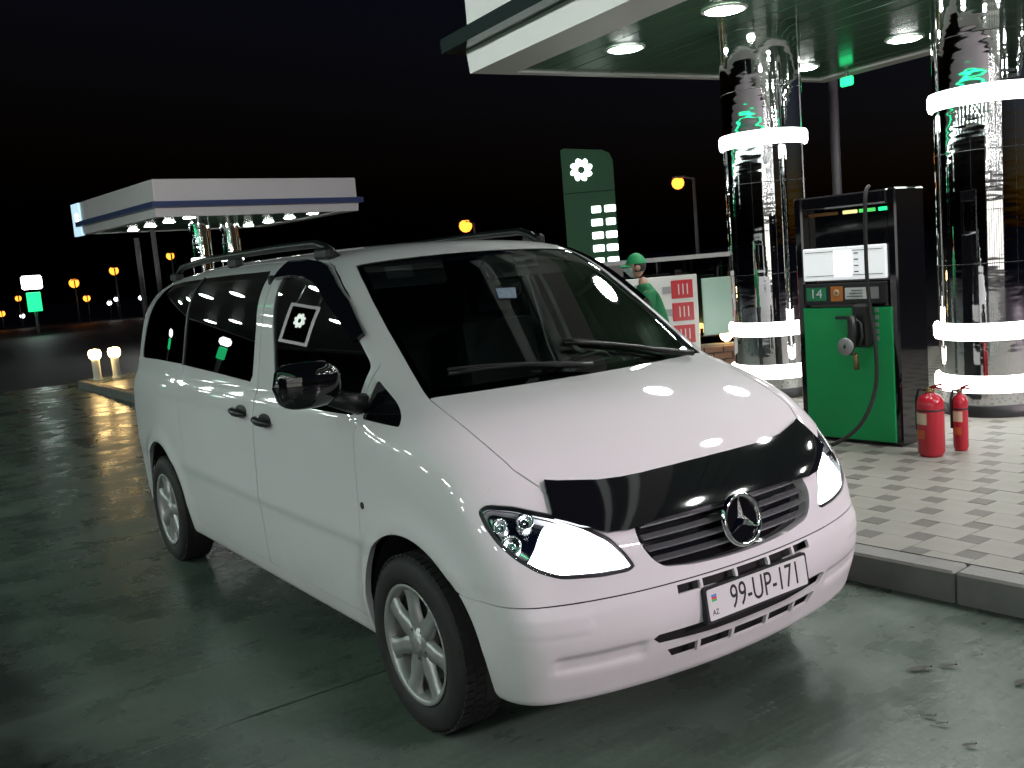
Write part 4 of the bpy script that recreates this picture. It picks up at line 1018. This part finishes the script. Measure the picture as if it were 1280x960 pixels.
# bollard lamps on the far island
for k, (x, y) in enumerate(((-17.0, 1.62), (-17.0, 1.98))):
    b = empty('bollard_lamp', (x, y, .0 if False else .14), 0, ('left', 'right')[k]+' of two white bollard lamps with glowing warm heads on the far kerb', 'bollard lamp', 'bollard lamps on the far kerb')
    MB().lathe([(.10, 0), (.085, .03), (.075, .06), (.075, .40)], (0, 0, 0), 'z', 20).build('post', M['white'], b)
    MB().lathe([(.075, .40), (.11, .44), (.12, .52), (.10, .58), (.001, .60)], (0, 0, 0), 'z', 20).build('glow_head', M['warm_lit'], b)
# slim posts near the far canopy, pole behind the pump
for (x, y, h, r, t) in ((-22.0, 3.97, 3.1, .06, 'left of two slim grey posts before the far canopy'), (-21.9, 4.36, 3.3, .06, 'right of two slim grey posts before the far canopy')):
    p_ = empty('grey_post', (x, y, 0), 0, t, 'post', 'slim posts by the far canopy'); MB().tube([(0, 0, 0), (0, 0, h)], r, 10).build('shaft', M['darkpost'], p_); MB().lathe([(r+.05, 0), (r+.05, .04), (r, .05)], (0, 0, 0), 'z', 16).build('base_plate', M['darkpost'], p_)
p_ = empty('grey_post', (-6.3, 10.3, 0), 0, 'tall thin grey pole in the dark behind the fuel pump', 'pole'); MB().tube([(0, 0, 0), (0, 0, 5.2)], .07, 12).build('shaft', M['darkpost'], p_); MB().lathe([(.14, 0), (.14, .04), (.07, .05)], (0, 0, 0), 'z', 16).build('base_plate', M['darkpost'], p_)
g_ = empty('ceiling_sign', (-4.84, 8.6, 3.62), rad(-5), 'small green lit sign under the far edge of the near canopy', 'sign'); MB().box((0, 0, .06), (.20, .06, .12), 0, .02).build('lit_face', M['green_lit'], g_); MB().box((0, 0, .15), (.04, .03, .07)).build('hanger', M['post'], g_)

# ------------------------------------------------------------------ price board, glass cabinet, brick planter behind the van's screen
bd = empty('price_board', (-5.06, 5.47, -.02), rad(57), 'white price board with red number tiles behind the van', 'price board')
MB().tube([(-.55, .03, 0), (-.55, .03, .5)], .03, 8).tube([(.30, .03, 0), (.30, .03, .5)], .03, 8).build('legs', M['post'], bd)
M['board'] = mat("board_white", (.62, .62, .60), .3); M['tile'] = mat("red_tile", (.45, .03, .04), .35); M['mint'] = mat("mint_panel", (.36, .52, .44), .35)
MB().box((-.16, 0, .95), (.92, .03, .98), 0, .006).build('board', M['board'], bd)
for r in range(3):
    tl = MB().box((.12, -.02, 1.28-.26*r), (.25, .012, .21), 0, .004).build('number_tile', M['tile'], bd)
    for k in range(3): MB().box((.08+.05*k, -.0275, 1.28-.26*r), (.012, .004, .12)).build('stroke', M['board'], tl)
    MB().box((-.06, -.02, 1.28-.26*r), (.10, .008, .08)).build('grade_mark', M['post'], bd)
MB().tube([(-.38+.11*math.cos(a), -.02, 1.24+.12*math.sin(a)) for a in np.linspace(.6, 5.6, 14)], .012, 6).build('board_mark', M['post'], bd)
tl = MB().box((-.40, -.02, .86), (.26, .012, .24), 0, .004).build('number_tile', M['tile'], bd)
for k in range(3): MB().box((-.47+.07*k, -.0275, .86), (.014, .004, .15)).build('stroke', M['board'], tl)
MB().box((.62, .03, 1.05), (.52, .03, .66), 0, .006).build('mint_panel', M['mint'], bd)
gc = empty('glass_cabinet', (-5.6, 6.05, .15), rad(57), 'glazed steel cabinet standing behind the white price board', 'cabinet')
mb = MB()
for x in (-.9, 1.15):
    for y in (0, .55): mb.box((x, y, .72), (.05, .05, 1.44))
mb.box((.125, 0, 1.46), (2.1, .05, .05)).box((.125, .55, 1.46), (2.1, .05, .05)).box((.125, .275, .06), (2.1, .6, .08)).box((.125, .55, .7), (2.0, .02, 1.4))
mb.build('frame', M['post'], gc)
MB().box((.125, -.0, .76), (1.98, .008, 1.36)).build('pane', M['privacy'], gc)
MB().box((.125, .27, .60), (2.0, .5, .03)).build('shelf', M['post'], gc)
pl_ = empty('brick_planter', (-4.75, 6.15, .15), rad(57), 'low brown brick planter with two round lamps behind the van screen', 'planter')
M['brick'] = mat("brick", (.20, .10, .06), .7, bump=.3, bscale=60, var=.3, vscale=10)
MB().box((0, .12, .21), (1.6, .20, .42)).build('core', M['grout'], pl_)
me_b = MB().box((0, 0, 0), (.215, .05, .068), 0, .005).mesh('brick', M['brick'])
for r in range(5):
    for k in range(7):
        o = link('brick', me_b, pl_); o.location = (-.72+.227*k+(.11 if r % 2 else 0), 0, .045+.08*r)
for x in (-.10, .25):
    MB().lathe([(.001, -.02), (.05, -.018), (.07, 0), (.07, .02)], (x, .0, .52), 'y', 20).build('round_lamp', M['warm_lit'], pl_); MB().tube([(x, .06, .40), (x, .06, .52)], .02, 8).build('lamp_stem', M['post'], pl_)

# advert board across the lane, mirrored in the front door glass
ab_ = empty('advert_board', (-12.5, -5.4, 2.26), rad(158), 'dark advert board with white frame and flower emblem hanging across the lane', 'board'); ab_.scale = (.42, .42, .42)
MB().box((0, 0, 2.0), (1.5, .06, 1.6)).build('panel', M['gloss_black'], ab_)
mb = MB().box((0, -.04, 2.78), (1.6, .05, .12)).box((0, -.04, 1.22), (1.6, .05, .12)).box((-.74, -.04, 2.0), (.12, .05, 1.44)).box((.74, -.04, 2.0), (.12, .05, 1.44))
mb.build('lit_frame', emit('frame_light', (.9, .95, .92), 1.3), ab_)
petals(ab_, (0, -.032, 2.15), .34, (1, 0, 0), (0, 0, 1), 8, M['logo_lit'])
MB().tube([(-.6, .02, 2.7), (-.6, .02, 3.67)], .05, 8).tube([(.6, .02, 2.7), (.6, .02, 3.67)], .05, 8).build('hanger', M['post'], ab_)

# shop front behind the photographer: white wall hung with strings of small lights, mirrored in the columns
sh = empty('shop_building', (15.5, -11.5, 0), math.atan2(11.5+5, -15.5-3)-PI/2+PI, 'grey shop front hung with strings of small lights', 'shop')
MB().box((0, 3.0, 3.4), (16.0, 6.0, 6.8), 0, .03).build('wall', mat('grey_render', (.20, .20, .20), .7, bump=.2), sh)
for x in (-6.3, -4.2, -2.1, 0, 2.1, 4.2, 6.3):
    w_ = MB().box((x, -.03, 1.45), (1.7, .10, 2.3), 0, .02).build('window', M['post'], sh); MB().box((x, -.085, 1.45), (1.56, .02, 2.16)).build('pane', emit('shop_window_light', (1.0, .97, .88), 1.6), w_)
MB().box((0, -.35, 2.95), (16.0, .7, .16), 0, .02).build('awning', M['white'], sh)
mb = MB(); random.seed(11)
for k in range(15):
    x = -7.4+1.057*k
    for q in range(12):
        if random.random() < .22: continue
        mb.box((x+random.uniform(-.12, .12), -.07, 3.25+.29*q+random.uniform(-.09, .09)), (.09, .06, .07))
o = mb.build('string_lights', emit('string_light', (1.0, 1.0, .97), 45.0), sh); o['kind'] = 'stuff'

# leaves blown onto the concrete
M['leaf'] = mat("dead_leaf", (.03, .034, .022), .6)
for (x, y, a, L, t) in ((.98, .77, 1.0, .15, 'longest dark leaf on the concrete in front of the kerb'), (1.04, .87, .75, .10, 'curled leaf just right of the longest dark leaf'), (1.07, 1.03, .9, .06, 'small leaf closest to the kerb on the concrete'), (1.22, .45, .6, .07, 'left of two small leaves lying close together'), (1.28, .43, .8, .06, 'right of two small leaves lying close together'), (1.30, .91, 1.6, .10, 'dark leaf by the right edge of the picture'), (1.42, .36, .9, .07, 'leaf nearest the bottom right corner')):
    n_ = 7; V = []
    for i in range(n_):
        q = i/(n_-1); L = L if i else L*.7; w = L*.16*math.sin(PI*q)**.8+.001; V += [(L*(q-.5), -w, .006+.010*q*q), (L*(q-.5), w, .007+.012*(1-q)*q)]
    MB().add(V, [(2*i, 2*i+1, 2*i+3, 2*i+2) for i in range(n_-1)], True); o = MB().add(V, [(2*i, 2*i+1, 2*i+3, 2*i+2) for i in range(n_-1)], True).build('leaf', M['leaf'])
    o.location = (x, y, .0015); o.rotation_euler = (0, 0, a); tag(o, t, 'leaf', 'leaves on the concrete')

# ------------------------------------------------------------------ pump attendant
M['skin'] = mat("skin", (.42, .25, .18), .5, var=.06, vscale=20)
M['shirt'] = mat("green_shirt", (.005, .15, .05), .75, bump=.3, bscale=60)
M['cap'] = mat("green_cap", (.006, .26, .085), .6, bump=.2, bscale=200)
M['trousers'] = mat("dark_trousers", (.02, .022, .03), .8, bump=.3, bscale=50)
M['shoe'] = mat("black_shoe", (.012, .012, .012), .45)
M['mask'] = mat("face_mask", (.50, .60, .62), .8)
M['hair'] = mat("dark_hair", (.012, .010, .009), .6)
def skin_mesh(name, joints, edges, m, parent, root=0, sub=2):
    """joints: (x, y, z, radius_x, radius_y)"""
    me = bpy.data.meshes.new(name); me.from_pydata([j[:3] for j in joints], edges, [])
    o = link(name, me, parent, m)
    sk = o.modifiers.new("skin", 'SKIN'); sk.use_smooth_shade = True; sk.branch_smoothing = .4
    ss = o.modifiers.new("sub", 'SUBSURF'); ss.levels = sub; ss.render_levels = sub
    if not me.skin_vertices: me.attributes.new
    bpy.context.view_layer.objects.active = o
    if len(me.skin_vertices) == 0:
        o.select_set(True); bpy.ops.mesh.customdata_skin_add()
    for v, j in zip(me.skin_vertices[0].data, joints): v.radius = (j[3], j[4] if len(j) > 4 else j[3])
    me.skin_vertices[0].data[root].use_root = True
    return o
def attendant(loc, rz, sc, label):
    p = empty('person', loc, rz, label, 'person'); p.scale = (sc, sc, sc)
    # facing +x; left = +y. slightly bent forward, right arm reaching to a nozzle
    J = [(0, 0, .93, .12, .15), (.02, 0, 1.08, .10, .13), (.06, 0, 1.28, .09, .12), (.09, 0, 1.40, .065, .09), (.10, 0, 1.49, .055, .055), (.125, 0, 1.56, .052, .052),
         (.08, .16, 1.385, .045), (.11, .235, 1.14, .042), (.30, .20, .98, .034), (.36, .19, .955, .028),
         (.08, -.16, 1.385, .045), (.14, -.235, 1.14, .042), (.36, -.20, 1.04, .034), (.42, -.19, 1.03, .028),
         (0, .09, .88, .085), (.02, .10, .48, .06), (-.02, .10, .09, .042), (0, -.09, .88, .085), (.04, -.10, .48, .06), (.02, -.10, .09, .042)]
    E_ = [(0, 1), (1, 2), (2, 3), (3, 4), (4, 5), (3, 6), (6, 7), (7, 8), (8, 9), (3, 10), (10, 11), (11, 12), (12, 13), (0, 14), (14, 15), (15, 16), (0, 17), (17, 18), (18, 19)]
    body = skin_mesh('body', J, E_, M['skin'], p)
    for sgn, w in ((1, Vector((.36, .19, .955))), (-1, Vector((.42, -.19, 1.03)))):     # hands with five curled fingers
        hj = [(*w, .028, .022), (*(w+Vector((.05, 0, -.008))), .038, .018), (*(w+Vector((.085, 0, -.015))), .040, .016)]; he_ = [(0, 1), (1, 2)]
        for k, (dy, l) in enumerate(((.030, .062), (.010, .072), (-.010, .068), (-.030, .052))):
            b = w+Vector((.088, dy, -.016)); n = len(hj)
            hj += [(*b, .010), (*(b+Vector((l*.5, 0, -.012))), .009), (*(b+Vector((l*.75, 0, -.035))), .0085), (*(b+Vector((l*.62, 0, -.058))), .007)]
            he_ += [(2, n), (n, n+1), (n+1, n+2), (n+2, n+3)]
        n = len(hj); hj += [(*(w+Vector((.045, -sgn*.035, -.015))), .012), (*(w+Vector((.075, -sgn*.055, -.03))), .010), (*(w+Vector((.10, -sgn*.052, -.045))), .008)]; he_ += [(1, n), (n, n+1), (n+1, n+2)]
        skin_mesh('hand', hj, he_, M['skin'], p, 1, 1)
    skin_mesh('shirt', [(0, 0, .92, .155, .185), (.02, 0, 1.08, .135, .17), (.06, 0, 1.27, .14, .185), (.085, 0, 1.42, .125, .165), (.102, 0, 1.495, .078, .078), (.08, .18, 1.405, .092), (.10, .225, 1.20, .075), (.08, -.18, 1.405, .092), (.12, -.225, 1.20, .07)],
              [(0, 1), (1, 2), (2, 3), (3, 4), (3, 5), (5, 6), (3, 7), (7, 8)], M['shirt'], p)
    skin_mesh('trousers', [(0, 0, .93, .135, .165), (0, .095, .86, .105), (.02, .10, .48, .085), (-.02, .10, .08, .075), (0, -.095, .86, .105), (.04, -.10, .48, .085), (.02, -.10, .08, .075)], [(0, 1), (1, 2), (2, 3), (0, 4), (4, 5), (5, 6)], M['trousers'], p)
    for x, y in ((-.02, .10), (.02, -.10)):
        mb = MB(); V = []; n = 14
        for t in np.linspace(0, 1, 8):
            w = .045*(math.sin(PI*min(1, max(.06, t*.94+.03)))**.4); h = .085-.045*t
            V += [(x-.08+t*.28, y+w*math.cos(a)*1.0, max(.004, .5*h+.5*h*math.sin(a))) for a in np.linspace(0, 2*PI, n+1)[:-1]]
        mb.add(V, [(i*n+k, i*n+(k+1) % n, (i+1)*n+(k+1) % n, (i+1)*n+k) for i in range(7) for k in range(n)]+[tuple(range(n)), tuple(range(8*n-1, 7*n-1, -1))], True).build('shoe', M['shoe'], p)
    # head: centre c, height .235
    c = Vector((.165, 0, 1.665)); nu, nv = 28, 20; V = []
    def hp(a, t):
        z = math.cos(t); r = math.sin(t); ca, sa = math.cos(a), math.sin(a)
        x, y, zz = .098*r*ca, .076*r*sa, .120*z
        if z < 0: x *= 1-.22*z*z if ca > 0 else 1+.35*z; y *= 1+.34*z           # jaw narrows, nape tucks in
        f = max(0, ca)**6
        x += .026*f*math.exp(-((zz+.022)/.026)**2)*math.exp(-(y/.016)**2)        # nose
        x += .008*f*math.exp(-((zz+.066)/.012)**2)                               # lips
        x += .007*f*math.exp(-((zz-.022)/.012)**2)                               # brow
        x -= .010*f*math.exp(-((zz-.006)/.012)**2)*math.exp(-((abs(y)-.03)/.014)**2)  # eye sockets
        x += .010*f*math.exp(-((zz+.105)/.016)**2)                               # chin
        return c+Vector((x, y, zz))
    for i in range(nv+1): V += [hp(2*PI*k/nu, max(.02, min(PI-.02, PI*i/nv))) for k in range(nu)]
    hd = MB().add(V, [(i*nu+k, (i+1)*nu+k, (i+1)*nu+(k+1) % nu, i*nu+(k+1) % nu) for i in range(nv) for k in range(nu)], True).build('head', M['skin'], p)
    for sg in (1, -1):
        MB().lathe([(.001, -.004), (.020, -.006), (.030, .0), (.024, .010), (.001, .006)], (c.x-.005, c.y+sg*.076, c.z-.012), 'y', 14).build('ear', M['skin'], hd)
        MB().lathe([(.001, .010), (.008, .008), (.012, .0), (.008, -.008)], (c.x+.082, c.y+sg*.030, c.z+.006), 'x', 12).build('eye', M['plate'], hd)
    def shell(fx, t0, t1, name, m, par, gy=1., rows=8, a0=0, a1=2*PI, cols=28, g=1.08):
        V = []; full = abs(a1-a0-2*PI) < 1e-6
        nA = cols if full else cols+1
        for i in range(rows+1):
            t = t0+(t1-t0)*i/rows
            for k in range(nA):
                q = hp(a0+(a1-a0)*k/cols, t)-c; V.append(c+Vector((q.x*g+fx, q.y*g, q.z*gy)))
        F = [(i*nA+k, (i+1)*nA+k, (i+1)*nA+(k+1) % nA, i*nA+(k+1) % nA) for i in range(rows) for k in range(cols)]
        return MB().add(V, F, True).build(name, m, par)
    shell(0, .9, 2.0, 'hair', M['hair'], hd, 1.0, 8, rad(75), rad(285), 28, 1.045)
    cp = shell(0, .02, 1.33, 'cap', M['cap'], p, 1.20, 9, g=1.12)
    V = []
    for i in range(5):
        t = i/4
        for k in range(13):
            a = rad(-62+124*k/12); r0 = .100+.085*t*math.cos(a*.9); V.append(c+Vector((r0*math.cos(a)+.005, .082*math.sin(a)*(1+.1*t), .034-.018*t-.012*abs(math.sin(a))+.0)))
    n = len(V); V += [v-Vector((0, 0, .005)) for v in V]
    F = [(i*13+k, i*13+k+1, (i+1)*13+k+1, (i+1)*13+k) for i in range(4) for k in range(12)]
    F += [tuple(n+q for q in f[::-1]) for f in F]+[(52+k, 52+k+1, n+52+k+1, n+52+k) for k in range(12)]
    MB().add(V, F, True).build('brim', M['cap'], cp)
    shell(.010, 1.58, 2.62, 'face_mask', M['mask'], hd, 1.0, 8, rad(-68), rad(68), 20, 1.08)
    return p
attendant((-3.33, 3.56, .15), math.atan2(-.80, -.60), .865, 'pump attendant in green cap and green shirt with a pale face mask')
